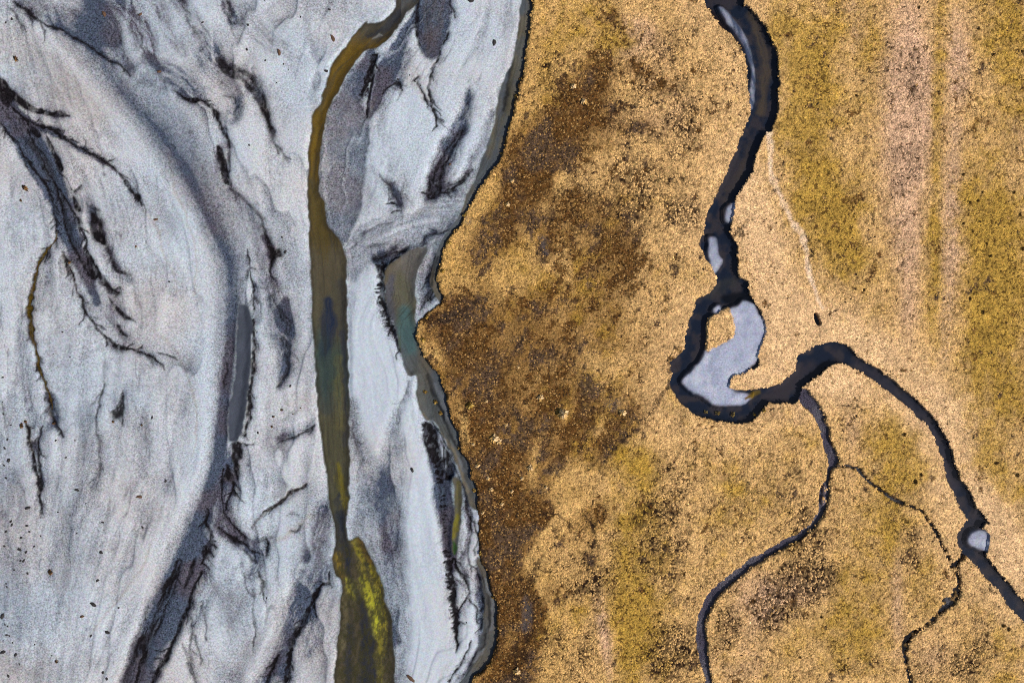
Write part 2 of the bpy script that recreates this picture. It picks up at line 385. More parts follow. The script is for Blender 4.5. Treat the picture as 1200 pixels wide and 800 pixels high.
add(K, .78, [.5, 1.8, 1.6, 2.6, 2.2, 1.4, .6], 1.2, "361,567 351,574 340,578 332,586 322,593 314,597 307,603", .2)
add(K, .6, [.5, 1.8, 1.2], 1.6, "305,604 301,610 294,619", .3)
add(K, .5, [1, 2.2, 1.2], 1.8, "338,604 345,601 351,603", .4)
add(K, .55, [1, 2, 1.2], 2, "342,622 349,622 353,614", .5)
add(BR, .6, [1, 3, 4, 5, 4, 2], 3, "320,634 332,629 345,620 356,612 364,603 372,590", .5)
add(BR, .5, [1, 2, 2, 1], 2.4, "310,586 325,580 338,574", .5)
add(K, .7, [.5, 1.5, 2.2, 1.6, .6], 1.5, "368,497 360,504 352,509 340,515 323,522", .2)
plus(G, .3, [2, 5, 6, 3], 5, "366,492 355,500 340,508 325,516", .3)
add(BR, .4, 9, 9, "322,470 345,475 365,465", .5)
add(K, .35, [1.5, 2, 1], 2, "330,492 341,484 352,474", .5)
# lower black runnels
plus(G, .35, [14, 16, 18, 18, 18], 9, "232,640 215,680 192,725 172,770 155,820", .3)
add(K, .92, [1.5, 5, 8, 9, 9, 9, 8], 6, "208,658 198,680 186,703 174,730 163,765 152,800 140,850", .75, 's', 40, 3.2)
add(K, .8, [1, 3.4, 3, 1], 2.4, "227,655 223,668 219,680 214,690", .2)
add(K, .75, [1, 3, 3, 2], 3, "206,668 202,690 192,714 180,745", .6)
add(K, .88, [1, 2, 2.8, 3.2, 3.2, 3.4, 3.6, 4], 1.8, "234,672 222,703 210,730 199,757 186,782 177,800 160,850 150,880", .15)
add(BR, .6, [2, 3, 3, 2], 2, "236,680 222,712 210,735 185,790")
plus(G, .45, [3, 8, 10, 5], 6, "238,668 244,690 236,705 225,730", .6)
for s, hw in [("221,722 224,745 221,770 227,795", [1, 2.2, 1.6, .7]), ("227,745 232,765 234,780", [1, 1.4, .7]), ("295,690 297,730 298,765", [.6, 1.1, .5]), ("213,755 222,785 228,800", [1, 1.3, .8]), ("236,705 240,735 240,750", [.8, 1.2, .6]), ("283,672 288,690 295,700", [1.5, 1.5, .6])]:
    add(K, .6, hw, 1.8, s, .3)
plus(G, .28, [12, 18, 18, 14], 10, "262,690 275,715 285,750 270,790", .3)
# dark crack by the main river
add(K, 1.0, [.6, 1.5, 1.0, 2.4, 3.4, 4, 3.6, 4.4, 3.2, 2.5], 1.8, "386,670 382,684 374,686 369,698 361,716 351,736 341,752 338,768 337,785 332,800")
plus(G, .55, [10, 13, 13, 12, 10, 10], 9, "378,595 372,640 358,685 342,725 325,765 308,800", .4)
plus(G, .35, [8, 14, 16, 8], 8, "385,665 378,700 366,730 358,765", .5)
add(K, .9, [1, 2, 2.4, 3], 2, "324,768 318,782 313,795 308,815")
plus(G, .3, [6, 10, 10, 8], 6, "330,770 330,790 328,820", .3)
add(LT, .6, [10, 10, 14], 8, "325,660 312,700 292,735")
# braided rills on the far left
MUD = "2,118 14,140 30,165 46,190 58,215 70,245 80,275 92,305 104,330 112,355"
plus(G, .72, [10, 15, 17, 16, 14, 11, 10, 9, 7, 3], 3, MUD, .3)
add(BR, .5, [6, 10, 12, 12, 10, 8, 6, 5, 4, 2], 5, MUD, .5)
add(K, .5, [3, 6, 8, 8, 6, 4, 4, 3], 3, "5,128 22,150 38,172 52,195 62,222 72,248 84,280 98,310", .7)
LINES = [("-20,125 0,147 18,170 37,198 50,214 58,235 62,255 65,272", [2, 2, 1.8, 1.8, 1.6, 1.4, 1.5, 1.2], .95),
         ("28,150 42,178 52,200 60,214 66,235 72,252 80,280 92,305 102,322", [1, 1.2, 1.4, 1.6, 1.6, 1.4, 1.4, 1.6, 2.2], .9),
         ("66,222 78,240 85,252 92,265 98,282 104,300 110,315 122,333 137,343", [1, 2, 1.6, 1.6, 1.5, 2.2, 3, 3.2, .8], .9),
         ("71,295 76,303 80,312 86,328 92,347 97,358 103,368 110,379 118,388 127,399 133,404", [1, 1.6, 1.2, 1.2, 1.6, 1.6, 1.6, 1.4, 1.4, 1.4, .8], .85),
         ("127,399 134,404 141,408 152,411 162,413", [1, 2.6, 2.4, 1, .6], .9), ("160,412 168,415 177,418 184,423 190,427", [1, 1.6, 2, 1.6, .5], .95), ("184,412 195,414 207,420", [.6, 1.2, .4], .7),
         ("-8,90 2,100 14,112 26,120 38,127 52,131 66,134 80,137", [5, 6, 5, 4, 3.5, 4, 4, 1], .85), ("12,124 26,138 40,146 56,150 66,155 80,165 95,173 108,181 120,188 132,197", [2, 3, 2.6, 2.8, 2.6, 2.2, 2, 1.8, 2, 2.2], .85),
         ("120,188 126,190 132,186", [1.5, 1, .4], .7), ("132,198 142,208 150,216 156,224 160,232 165,240", [1.4, 1.8, 3, 4, 4.4, 1], .9),
         ("95,175 98,165 97,160", [1, .8, .3], .6), ("4,5 14,16 24,28 30,36", [.6, 1, 1, .4], .5)]
for s, hw, a in LINES:
    add(K, a, hw, 1.2, s)
for s in ["152,222 146,214", "157,220 150,212", "163,232 168,240 170,250", "112,184 118,180"]:
    add(K, .6, [1.2, .5] if len(s.split()) == 2 else [1.4, 1, .4], 1.4, s)
for s in ["66,272 62,282 50,297 41,317 36,338 33,360 36,385 40,402 44,425 50,445 55,462 58,478"]:
    add(K, .85, [1.4, 2, 2.4, 2.6, 2.8, 3.4, 3.8, 2.8, 2.4, 2, 1.4, .6], 1.3, s)
    OLIVE_RILL = stroke(P(s), [.4, .6, .8, 1, 1.2, 2, 2.4, 1.4, 1, .6, .4, .2], 1.2)
for s, a in [("65,198 73,205 80,216 83,222 77,212 70,205", 1), ("84,228 90,236 93,246 88,246 84,238", 1), ("103,246 110,255 112,268 122,281 118,286 108,279 104,266", .85), ("99,296 106,302 107,316 114,324 104,327 100,312", 1), ("110,311 118,320 126,334 123,337 115,328", 1),
             ("28,142 38,148 46,156 42,161 33,155", .95), ("52,158 58,164 66,180 74,198 66,198 58,178", .8), ("134,380 138,380 142,387 149,395 139,391", .8), ("124,345 131,353 141,364 150,371 159,377 146,373 134,363", .85), ("0,92 10,100 12,118 6,124 -4,112", .75)]:
    padd(K, a, 1.2, s, 'w')
for s, hw in [("112,275 120,284 127,300 134,316 145,323", [2, 3, 3, 2, .5]), ("100,240 108,244 117,246", [1, 1.4, .5]), ("106,250 116,262 118,276", [3, 3, 2]), ("86,224 92,220 94,217", [1.5, 1, .5]), ("122,335 130,342 138,343", [2, 2, .5]), ("112,262 108,270 116,276", [2, 2, 2])]:
    add(K, .7, hw, 2.6, s, .3)
plus(G, .4, [6, 8, 10, 8, 4], 5, "100,235 115,265 128,300 138,322 150,330", .5)
plus(G, .35, [4, 8, 8, 6, 5], 5, "112,335 120,360 130,378 140,392 150,400", .5)
plus(G, .22, [6, 10, 10, 8], 10, "150,395 170,405 195,410 215,430", .4)
plus(G, .3, [4, 8, 8, 5], 6, "58,300 52,320 46,345 48,360", .4)
add(BR, .8, [.5, 1, 1, .8, .6], 1.2, "72,297 80,314 87,332 92,348 103,369")
plus(G, .5, [3, 4, 4, 4, 4, 4, 3], 2, '14,126 28,140 45,149 66,156 90,171 112,184 134,199')
add(BR, .6, [2, 3, 3, 2], 2, '66,156 90,171 112,184 134,199')
# rills lower left
add(K, .85, [1.8, 2, 2, 2.6, 2.8, 2.4, 1.2], 1.5, "28,496 31,508 34,525 38,545 43,565 47,585 49,602")
add(K, .75, [1, 1.8, 2.6, 3, 2], 1.8, "47,500 44,515 43,532 45,555 47,575")
add(BR, .9, [2, 2, 1.6, 1.2], 2, "27,494 31,506 33,520 36,535")
add(K, .8, [2, 3.2, 2.4, 1.4, .6], 2, "55,465 56,480 60,490 66,498 74,512")
add(BR, .8, [1, 2.5, 2], 2, "53,476 57,488 63,494")
plus(G, .4, [3, 6, 7, 5], 4, "56,462 62,475 64,492 58,500", .4)
plus(G, .32, [5, 6, 7, 5], 4, "23,390 26,425 30,460 33,478", .5)
plus(G, .25, [6, 8, 8], 6, "35,485 50,515 52,560", .4)
for s, hw, a in [("124,448 117,465 112,480 112,500 116,515 115,540 113,560 111,575", [.8, 1.4, 1.3, .9, 1.2, 1.2, 1.2, .5], .62), ("118,400 121,425 124,448", [.5, .8, .5], .3), ("165,425 163,440 162,455", [.5, .8, .4], .3), ("155,465 160,480 170,500 174,535", [.6, 1, 1.2, .5], .3), ("168,480 172,495 176,515", [.5, .9, .4], .35), ("0,470 3,480 6,500", [.5, .9, .5], .5)]:
    add(K, a, hw, 1.8, s, .3)
padd(K, .75, 2.4, "142,458 144,462 144,482 143,494 141,490 140,488 133,490 129,481 136,474", 's')
for s in ["131,486 133,492", "143,490 143,500"]:
    add(K, .8, [1.4, .5], 1, s)
plus(G, .22, [5, 10, 12, 8], 8, "150,455 158,490 168,525 175,560", .6)
plus(G, .18, [10, 16, 16, 12], 10, "100,480 105,520 100,570 85,610", .6)
plus(G, .2, [8, 14, 18, 14], 12, "70,560 75,620 70,680 55,720", .5)
add(BR, .4, [3, 6, 8, 4], 6, "72,600 74,630 78,655 70,690", .6)
add(BR, .35, [8, 10], 10, "0,770 20,790 40,800", .5)
plus(G, .22, 16, 14, "10,560 12,620 5,680 10,730", .5)

# ---- right of the main river
W_BAR = P("440,307 430,318 418,335 411,375 410,420 410,480 415,500 425,532 433,553 441,535 450,515 462,488 472,520 473,560 472,620 472,680 474,730 470,790 466,880 540,880 545,800 556,790 561,750 560,710 553,690 556,660 561,640 561,600 555,600 545,640 540,655 522,650 516,600 508,560 497,505 490,470 482,445 474,435 466,412 458,392 449,368 446,340 449,318")
wb = sstep(-8, 8, sdf(W_BAR, 14, 's'))
G = G * (1 - wb * .82)
plus(G, .38, [3, 10, 24, 30, 32, 32, 32, 32], 8, "412,470 420,525 440,575 440,620 445,680 447,730 445,790 445,860", .15)
plus(G, .30, [2, 8, 12, 14, 13], 7, "464,482 460,515 455,545 457,590 458,640", .25)
add(K, .5, [.5, 1.6, 2, 1], 2, "410,490 414,510 418,528 423,545", .4)
plus(G, .22, [2, 3, 3, 2], 3, "480,445 477,460 470,478 466,492", .3)
add(K, .45, [.6, 1.3, 1.2, .6], 1.6, "478,446 476,460 468,475 464,488", .4)
padd(G, .82, 3, "439,57 420,72 407,92 397,110 387,127 381,150 375,180 374,225 382,262 396,280 400,287 412,270 422,250 424,220 428,190 430,160 431,140 422,115 436,70", 's', 0)
GB = sstep(-3, 3, sdf(P("439,57 420,72 407,92 397,110 387,127 381,150 375,180 374,225 382,262 396,280 400,287 412,270 422,250 424,220 428,190 430,160 431,140 422,115 436,70"), 14, 's'))
G = G * (1 - GB) + GB * (.62 + (blot - .5) * .2 + (fine - .5) * .12 + .10 * sstep(140, 70, Y))
padd(G, .80, 3, "455,55 475,25 488,10 486,28 474,57 466,82 455,100 441,130 432,141 431,120 438,85", 's', .1)
add(K, .85, [1, 2.6, 2.4, 2.4, 1], 2.4, "439,64 434,80 430,95 425,108 422,116", .35)
COMB3 = stroke(P("438,64 434,80 430,95 425,110"), 1, 9, 'w')
add(K, .85, [1, 1.6, 2, 1.4], 1.4, "442,62 437,85 432,115 430,138")
add(BR, .6, [2, 3, 1], 2, "440,110 436,125 432,138")
padd(G, .85, 3, "490,-30 530,-30 529,10 527,30 520,52 508,70 493,62 489,42 487,15", 's', .15)
add(BR, .75, [14, 14, 12, 4], 5, "510,-20 508,10 507,40 503,62", .3)
add(K, .9, [1.6, 2.2, 2.4, 1.4], 1.6, "489,-10 489,15 488,35 490,52")
add(K, .45, [5, 6, 3], 5, "497,10 499,35 500,55", .6)
add(K, .8, [.8, 1.4, 1.4, 2.4, 3, 2, .6], 1.4, "516,60 508,83 503,103 502,117 506,126 510,136 511,148")
add(K, .75, [1, 1.4, 1.2], 1.2, "449,108 458,97 466,96 470,106")
plus(G, .45, [3, 7, 8, 5], 4, "478,60 470,80 458,105 446,130", .4)
add(BR, .5, [7, 10, 8, 5], 5, "478,80 485,92 490,100 495,112", .6)
for s in ["490,96 494,110 500,122", "484,95 490,90", "528,0 531,14 534,20", "521,52 524,45 526,38"]:
    add(K, .8, [1, 1.8, 1][:len(s.split())], 1.2, s)
plus(G, .3, [3, 5, 4, 1], 4, "530,0 535,20 540,38 541,45", .3)
LTR = [(.75, [6, 12, 14, 12, 8], 5, "462,112 460,140 448,180 440,205 452,235"), (.8, [8, 14, 16, 12], 6, "545,-20 540,40 530,90 515,150"), (.7, [6, 10, 12, 8], 5, "485,110 480,160 490,200 488,235"), (.7, [5, 9, 9, 4], 4, "572,60 565,120 555,160 540,195"), (.7, [5, 8, 8], 4, "578,25 580,50 578,90")]
for a, hw, so, s in LTR:
    add(LT, a, hw, so, s)
plus(G, .34, [3, 8, 10, 5], 6, "447,140 445,160 452,180 458,195", .5)
plus(G, .75, [3, 4, 9, 12, 13, 12, 8], 5, "550,106 547,125 540,145 530,165 520,190 512,215 500,228", .4)
add(K, .9, [1, 3, 5, 8, 10, 8], 5, "542,150 530,170 519,190 513,205 510,218 506,226", .55)
add(K, .7, [1, 2.2, 2, 1], 2, "549,108 548,118 544,130 540,140", .4)
add(K, .8, [1, 3, 5, 5, 2], 3, "552,198 546,207 538,214 530,219 522,223", .5)
add(K, .75, [1, 1.4, 1.4, 1], 1.2, "496,227 508,225 522,226 535,222")
plus(G, .4, [3, 5, 5, 3], 4, "575,130 566,160 555,180 545,200", .3)
plus(G, .55, [4, 7, 7, 6], 4, "436,200 448,212 458,225 466,235", .4)
add(K, .6, [1, 3, 3, 2, 1], 2.4, "445,205 454,216 460,226 468,240 470,248", .5)
for s in ["452,238 458,236 463,238", "457,250 463,247 468,247"]:
    add(K, .9, [.6, 1.8, .6], 1, s)
padd(G, .46, 4, "548,222 520,226 500,229 492,237 482,248 455,251 430,260 415,271 402,290 406,325 418,330 435,306 450,316 475,296 497,288 520,276 534,262", 's', 0)
fn = fbm((X + .6 * Y) / 45, (Y + .28 * (X - 480) - .0032 * (X - 480) ** 2) / 3.6, 215, 3)
FLOWM = stroke(P('545,235 515,245 490,258 462,266 435,280 418,300'), [8, 13, 17, 16, 16, 14], 6)
G += FLOWM * (fn - .5) * .8 - FLOWM * .06
LT = np.maximum(LT, FLOWM * sstep(.55, .68, fn) * .5)
FLOW = ["545,232 520,240 490,252 460,258 435,270 418,285", "538,248 510,255 485,268 455,278 432,290 415,310", "532,262 505,268 480,278 458,288 440,300", "545,225 515,230 490,243 470,252"]
for s in FLOW[:0]:
    plus(G, .26, [1, 2.4, 3, 2.4, 1], 2.5, s, .25, 's', 140, 1.6)
    add(LT, .5, [1, 2.4, 2.4, 1], 2.5, " ".join("%g,%g" % (float(q.split(',')[0]) - 3, float(q.split(',')[1]) + 6) for q in s.split()), .15)
add(K, .6, [.8, 1.6, 1.6, .8], 2, "532,266 515,272 500,276 492,285")
add(K, .45, [.8, 2, 1.5], 2, "455,282 440,286 428,292", .4)
add(K, .55, [.8, 2, 2, .8], 2, "458,262 440,266 425,274 415,282", .6)
add(K, .8, [3, 6, 6, 3], 4, "440,302 450,300 462,295 475,292", .6)
add(K, .9, [1.2, 1.8, 1.8, 1.8, 1], 1.2, "450,318 458,308 468,300 478,296 492,291")
padd(K, .98, 2, "441,308 450,310 452,320 449,332 446,322 441,316", 's')
add(K, 1.0, [3, 3.4, 3, 3, 2, 1.4, 1], 2.2, "449,318 448,332 449,348 453,362 458,378 465,396 470,412")
COMB1 = stroke(P("448,312 447,330 448,348 451,362 456,378 462,390"), 1.5, [13][0], 'w')
# bar between the pool and the turf
padd(G, .5, 2.5, "520,277 500,286 498,303 490,320 489,360 495,362 506,340 505,325 512,307 518,290", 's', .15)
add(K, .85, [1, 2.4, 3, 1.6], 2, "510,338 503,346 497,356 491,362", .3)
add(K, .85, [1, 1.4, 1.6, 1.5], 1.2, "512,300 507,316 505,330 508,342")
add(K, .6, [1.5, 2], 2, "500,285 494,287")
for q, hw in [("500,440 497,455 502,472 508,484", [.8, 1.2, 1, .6]), ("505,492 514,505 524,522 533,540", [.8, 1.4, 1.2, .8]), ("530,545 538,560 544,580 545,600", [.8, 1.4, 1.2, .8]), ("548,600 552,620 550,645 554,668", [.8, 1.2, 1.4, 1]), ("556,610 559,630 558,650", [.6, 1.4, .8]),
              ("561,672 566,690 567,712 564,738", [.8, 1.4, 1.2, .8]), ("548,700 556,712 560,730", [.6, 1, .6]), ("552,750 545,768 535,785 526,800", [.8, 1.4, 1.6, 1]), ("560,762 552,778 545,795", [.8, 1.2, .8]), ("515,318 508,330 512,345 506,352", [1, 1.6, 1.4, .8])]:
    add(K, .8, hw, 1.5, q, .3)
for q in ["543,605 545,625 543,645", "540,720 546,740 547,765", "556,700 551,720 549,745"]:
    add(LT, .8, [1, 2.5, 1], 2, q)
# silt tongues and comb edges down the right side
padd(K, 1.0, 2.2, "497,496 506,498 512,508 518,516 526,532 530,548 528,562 520,560 511,548 502,538 497,522", 's', 0)
K *= 1 - .75 * stroke(P('512,508 518,530 522,556'), [1, 3, 3], 2.5, 's') * sstep(.35, .6, vnoise(X / 2.5, Y / 16, 281))
plus(G, .75, [5, 9, 11, 10, 8, 5], 4, "505,540 514,560 518,585 522,610 526,640 530,665", .35)
add(K, .42, [4, 5, 4, 3, 2], 3, "515,555 520,575 522,595 523,620 525,645", .75)
COMB2 = stroke(P("499,500 506,528 513,552 518,580 521,610 522,640 525,662 528,690 531,715 534,740"), [3, 3, 1, .4, .4, .6, 1.4, 2.2, 2, .5], 9, 'w')
plus(G, .45, [6, 8, 8, 8, 6], 4, '520,560 524,590 527,620 529,645')
add(K, .5, [.6, .9, .9, 1, 1.6], 1.6, "512,560 516,590 520,615 521,640 525,662")
add(K, 1.0, [1.5, 3, 2.6, 3, 3.4, 2.4, .5], 1.6, "531,655 529,672 531,690 533,708 536,725 535,742 533,764")
add(K, .95, [1.5, 2.4, 2, 1], 1.6, "532,655 539,668 546,680 551,694")
plus(G, .4, [2, 4, 5, 4], 3, "540,680 545,692 546,705 540,720", .5)
for k in range(8):
    x = 551 - k * 1.9; y = 692 + k * 3.2
    add(K, .8, [1.2, .4], 1, "%g,%g %g,%g" % (x, y, x - 3, y + 5 + 4 * random.random()))
plus(G, .5, [3, 4, 5, 5, 4], 3, "546,570 548,600 546,635 542,655 548,672", .4)
plus(G, .55, [3, 5, 6, 6, 5, 6, 6, 8], 4, "562,655 562,680 564,700 566,730 560,765 550,785 538,805 520,850", .3)
add(BR, .4, [1, 1.6, 1], 2, "528,775 520,785 515,798")
cn = vnoise(X / 9 + Y * .05, Y / 1.9, 211) * .65 + vnoise(X / 4, Y / 2.2, 212) * .35
COMB2 = COMB2 * (1 - .30 * sstep(555, 580, Y) * (1 - sstep(640, 660, Y)))
for cm in (COMB1, COMB2, COMB3):
    K = np.maximum(K, sstep(.52, .68, cm * .75 + (cn - .5) * .75) * .97)
LT = LT * (1 - np.clip(K, 0, 1) * .6)
# thin erosion lines that follow the flow
rl = np.abs(fbm(U / 11, Y / 75, 171, 3) - .5)
lines = sstep(.022, .004, rl) * sstep(.48, .62, fbm(X / 70, Y / 70, 175, 3)) * (1 - wb * .9)
rl2 = np.abs(fbm((U + Y * .25) / 8, Y / 40, 181, 3) - .5)
lines = np.maximum(lines, sstep(.02, .004, rl2) * sstep(.52, .66, fbm(X / 55, Y / 55, 185, 3)) * (1 - wb) * .8)
K = np.maximum(K, lines * .34 * (1 - GB))
gn = fbm(X / 2.6, Y / 2.6, 191, 2)
K = np.clip(K, 0, 1)
K = K * .5 + .5 * sstep(.22, .78, K + (gn - .5) * .34 * sstep(0, .15, K))
K = np.clip(K * (1 - .42 * sstep(.5, .68, fbm(X / 3.2, Y / 5.5, 291, 3)) * sstep(.5, .95, K)), 0, 1)
K = np.clip((1 - (1 - K) ** 1.3) * 1.05, 0, 1)
def blur(A, r, dx=0, dy=0):
    for ax in (0, 1):
        for _ in range(2):
            c = np.cumsum(np.pad(A, [(r + 1, r) if a == ax else (0, 0) for a in (0, 1)], mode='edge'), axis=ax)
            A = (c[2 * r + 1:] - c[:-2 * r - 1]) / (2 * r + 1) if ax == 0 else (c[:, 2 * r + 1:] - c[:, :-2 * r - 1]) / (2 * r + 1)
    return np.roll(A, (dy, dx), (0, 1)).astype(np.float32)
halo = np.clip(blur(K, 2) * .9 + blur(K, 5, -2, -2) * 1.0, 0, 1)  # damp halo round dark silt; the offset blur paints shading on its uphill side
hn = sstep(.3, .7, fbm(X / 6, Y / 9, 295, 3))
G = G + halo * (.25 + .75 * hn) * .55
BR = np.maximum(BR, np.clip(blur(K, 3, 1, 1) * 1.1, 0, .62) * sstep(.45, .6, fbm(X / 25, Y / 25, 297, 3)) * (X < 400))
G = G + (gn - .5) * .18 * sstep(.1, .5, G)
G = np.clip(G * 1.35 - .04, -.1, 1.05); BR = np.clip(BR, 0, 1)
G = np.clip(G * (1 - LT * .75) - LT * .04, -.1, 1)

# base sand tones: warm/cool shifts across the plain
cool = np.clip(.5 + (fbm(X / 90, Y / 90, 81, 3) - .5) * 2.2 + sstep(390, 430, X) * .35 + LT * .25, 0, 1)
c_cool = alb(198, 206, 214); c_warm = alb(208, 204, 203)
sand = c_warm + (c_cool - c_warm) * cool[..., None]
def mixc(base, col, f):
    return base + (np.asarray(col, np.float32) - base) * np.clip(f, 0, 1)[..., None]
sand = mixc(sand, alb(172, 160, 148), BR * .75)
gcol = alb(74, 82, 98) + (alb(84, 80, 90) - alb(74, 82, 98)) * sstep(.4, .65, fbm(X / 45, Y / 45, 85, 3))[..., None]
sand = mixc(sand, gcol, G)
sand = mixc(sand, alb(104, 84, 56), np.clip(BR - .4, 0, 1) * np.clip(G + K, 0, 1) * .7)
sand = mixc(sand, alb(22, 18, 20), K * .98)
sand = mixc(sand, alb(84, 66, 18), OLIVE_RILL * .8)

# river bed colours
bed = np.broadcast_to(alb(100, 94, 84), X.shape + (3,)).astype(np.float32).copy()
sr = fbm(U / 4, Y / 80, 91, 4); sr2 = fbm(X / 10, Y / 22, 95, 3)
def rowmix(col, y0, y1, soft, amp=1.0, mod=None):
    global bed
    f = sstep(y0 - soft, y0 + soft, Y + (sr - .5) * 60) * (1 - sstep(y1 - soft, y1 + soft, Y + (sr - .5) * 60)) * amp
    if mod is not None:
        f = f * mod
    bed[...] = mixc(bed, alb(*col), f * (X < 470))
rowmix((88, 80, 66), -90, 42, 12)
rowmix((122, 94, 18), 38, 212, 14)
rowmix((104, 86, 38), 205, 300, 18)
rowmix((104, 92, 68), 292, 345, 22)
rowmix((96, 88, 66), 335, 400, 20)
rowmix((78, 90, 76), 395, 470, 22)
rowmix((98, 92, 66), 470, 560, 25)
rowmix((88, 84, 60), 555, 640, 20)
rowmix((96, 84, 60), 640, 880, 20)
def bedadd(col, amp, hw, soft, s, streak=0.0, fl=24., fd=2.):
    _seed[0] += 1
    bed[...] = mixc(bed, alb(*col), stroke(P(s), hw, soft, 's', streak, _seed[0], fl, fd) * amp)
bedadd((46, 52, 68), .85, [1, 3, 2.5, 4], 3, "432,41 445,36 455,30 472,10", .3)
bedadd((62, 60, 62), .7, [5, 7, 8, 8], 4, "445,45 458,30 470,12 480,-20", .6)
bedadd((160, 160, 160), .6, [.8, 1.8, .8], 1.2, "438,43 443,42 447,43")
bedadd((38, 50, 78), .95, [4, 8, 9, 7, 3], 4, "384,352 384,370 385,388 383,402 380,415", .3)
bedadd((60, 74, 78), .7, [4, 8, 8, 6], 5, "380,400 380,425 380,450 382,480", .4)
bedadd((70, 68, 86), .7, [2, 3, 3, 3], 3, "402,390 404,430 404,480 405,520", .4)
bedadd((72, 70, 72), .6, [3, 4, 4], 4, "398,330 400,360 402,390", .5)
bedadd((124, 112, 60), .6, [3, 4, 4], 4, "396,420 398,460 398,500", .5)
bedadd((140, 124, 18), .85, [2, 4, 5, 4], 4, "395,545 398,565 402,585 401,600", .6)
bedadd((48, 52, 66), .85, [1, 3, 4, 3], 3, "396,580 396,592 397,605 400,620", .3)
bedadd((52, 54, 64), .9, [8, 8, 8, 8], 6, "398,608 399,625 402,642 404,660", .35)
bedadd((150, 122, 24), .8, [5, 6, 6], 5, "393,652 396,662 400,672", .7, 10, 3)
bedadd((176, 158, 16), .95, [4, 8, 11, 12, 9, 5, 2], 5, "416,634 426,652 434,672 440,692 444,712 447,735 448,765", .55, 26, 3)
bedadd((214, 206, 14), .95, [2, 6, 9, 7, 4, 1], 4, "424,680 430,690 436,702 438,716 439,730 440,748", .6, 14, 3)
bedadd((182, 170, 22), .9, [2, 5, 4], 4, "408,680 412,690 416,700", .5, 10, 3)
bedadd((130, 92, 30), .8, [3, 4, 3], 3, "420,632 428,646 436,660", .4)
bedadd((44, 48, 62), .9, [1.5, 2, 2.4, 4, 8, 9, 9], 3, "406,640 408,670 416,692 424,712 430,740 430,770 430,820", .25)
bedadd((50, 54, 70), .8, [2, 4, 4, 3], 4, "410,735 408,755 407,780 406,815", .4)
bedadd((140, 128, 36), .8, [3, 4, 5, 4], 3, "446,740 446,760 444,780 446,810", .5)
bedadd((118, 106, 74), .7, [4, 5, 5], 4, "404,700 402,730 399,760", .4)
# right-hand channels
rc = X >= 470
c0 = fbm(X / 16, Y / 30, 97, 3)
bed[...] = np.where(rc[..., None], mixc(np.broadcast_to(alb(94, 98, 104), X.shape + (3,)).astype(np.float32), alb(116, 104, 84), sstep(.4, .65, c0) * .8), bed)
pool_m = d_pool > -6
bedadd((124, 114, 104), .85, [8, 16, 18, 14], 8, "490,295 476,312 468,335 470,350", .2)
bedadd((112, 108, 78), .8, [6, 10, 10, 6], 6, "470,325 474,345 478,362 480,375", .4)
bedadd((90, 92, 112), .7, [3, 4, 4, 4], 3, "459,325 456,345 460,368 466,388", .2)
bedadd((84, 116, 116), .9, [6, 10, 9, 6], 5, "474,365 477,382 478,398 482,414", .25)
bedadd((104, 106, 104), .8, [8, 9, 10, 9, 7], 5, "484,422 490,445 500,470 518,500 540,535", .3)
bedadd((140, 124, 98), .8, [1, 2, 2.4, 2.2, 2], 2, "495,485 508,498 522,515 534,535 541,555 546,575", .2)
bedadd((118, 108, 60), .9, [3, 3.6, 3.6, 3], 2, "537,566 537,585 536,605 534,620", .3)
bedadd((140, 128, 24), .9, [2, 3, 3], 2, "535,605 534,618 532,630")
bedadd((52, 92, 24), .95, [2, 3, 2], 2, "532,636 532,642 533,650")
bedadd((112, 104, 92), .8, [5, 7, 8, 7, 6], 4, "566,670 573,690 576,720 574,745 562,775", .4)
bedadd((64, 66, 70), .75, [2, 3, 3, 3], 2.5, "565,690 570,715 570,740 560,765", .5)
bedadd((110, 100, 72), .7, [4, 5, 5, 5, 4], 4, "612,40 606,70 598,100 588,140 576,170", .6)
bedadd((78, 84, 96), .7, [2, 3, 3, 3], 2.5, "598,80 590,105 585,125 582,165", .5)
for q in ["500,440 508,462 520,485", "516,482 530,512 545,548", "509,470 516,478 521,490", "564,672 572,700 572,735", "570,742 560,768 545,792", "606,30 600,80 588,130", "514,302 508,318 508,335"]:
    bedadd((30, 28, 30), .85, [.8, 2.2, 1.0], 1.6, q, .3)
for q in ["508,450 518,470 526,490", "535,530 545,552", "570,680 577,710 576,738", "566,760 556,775"]:
    bedadd((128, 130, 138), .8, [1, 3, 1.2], 2, q, .3)
bedadd((78, 82, 94), .9, [7, 9, 9, 9], 5, "286,360 285,400 281,450 275,500", .2)
bedadd((108, 92, 88), .5, [3, 4, 3], 3, "286,430 284,450 280,470", .5)
mot = fbm(X / 4, Y / 8, 271, 4, .6)
bed[...] = mixc(bed, alb(66, 62, 40), sstep(.5, .62, mot) * sstep(620, 650, Y) * (X < 470) * .6)
bed[...] = mixc(bed, alb(74, 68, 34), sstep(.5, .6, fbm(X / 2.6, Y / 4.5, 351, 3)) * sstep(626, 646, Y) * (X < 470) * .7)
bed[...] = mixc(bed, alb(58, 50, 36), sstep(5, 0, d_river + (sr2 - .5) * 6) * (d_river > -2) * .6)
bed[...] = mixc(bed, alb(64, 60, 52), sstep(.55, .7, fbm(U / 2.4, Y / 40, 275, 4)) * .45)
bed[...] = mixc(bed, alb(84, 88, 102), sstep(-4, -2, d_slot))
bed = bed * (.78 + .35 * fbm(X / 6, Y / 14, 221, 3))[..., None]
bed = bed * .88 + bed.mean(-1, keepdims=True) * .10

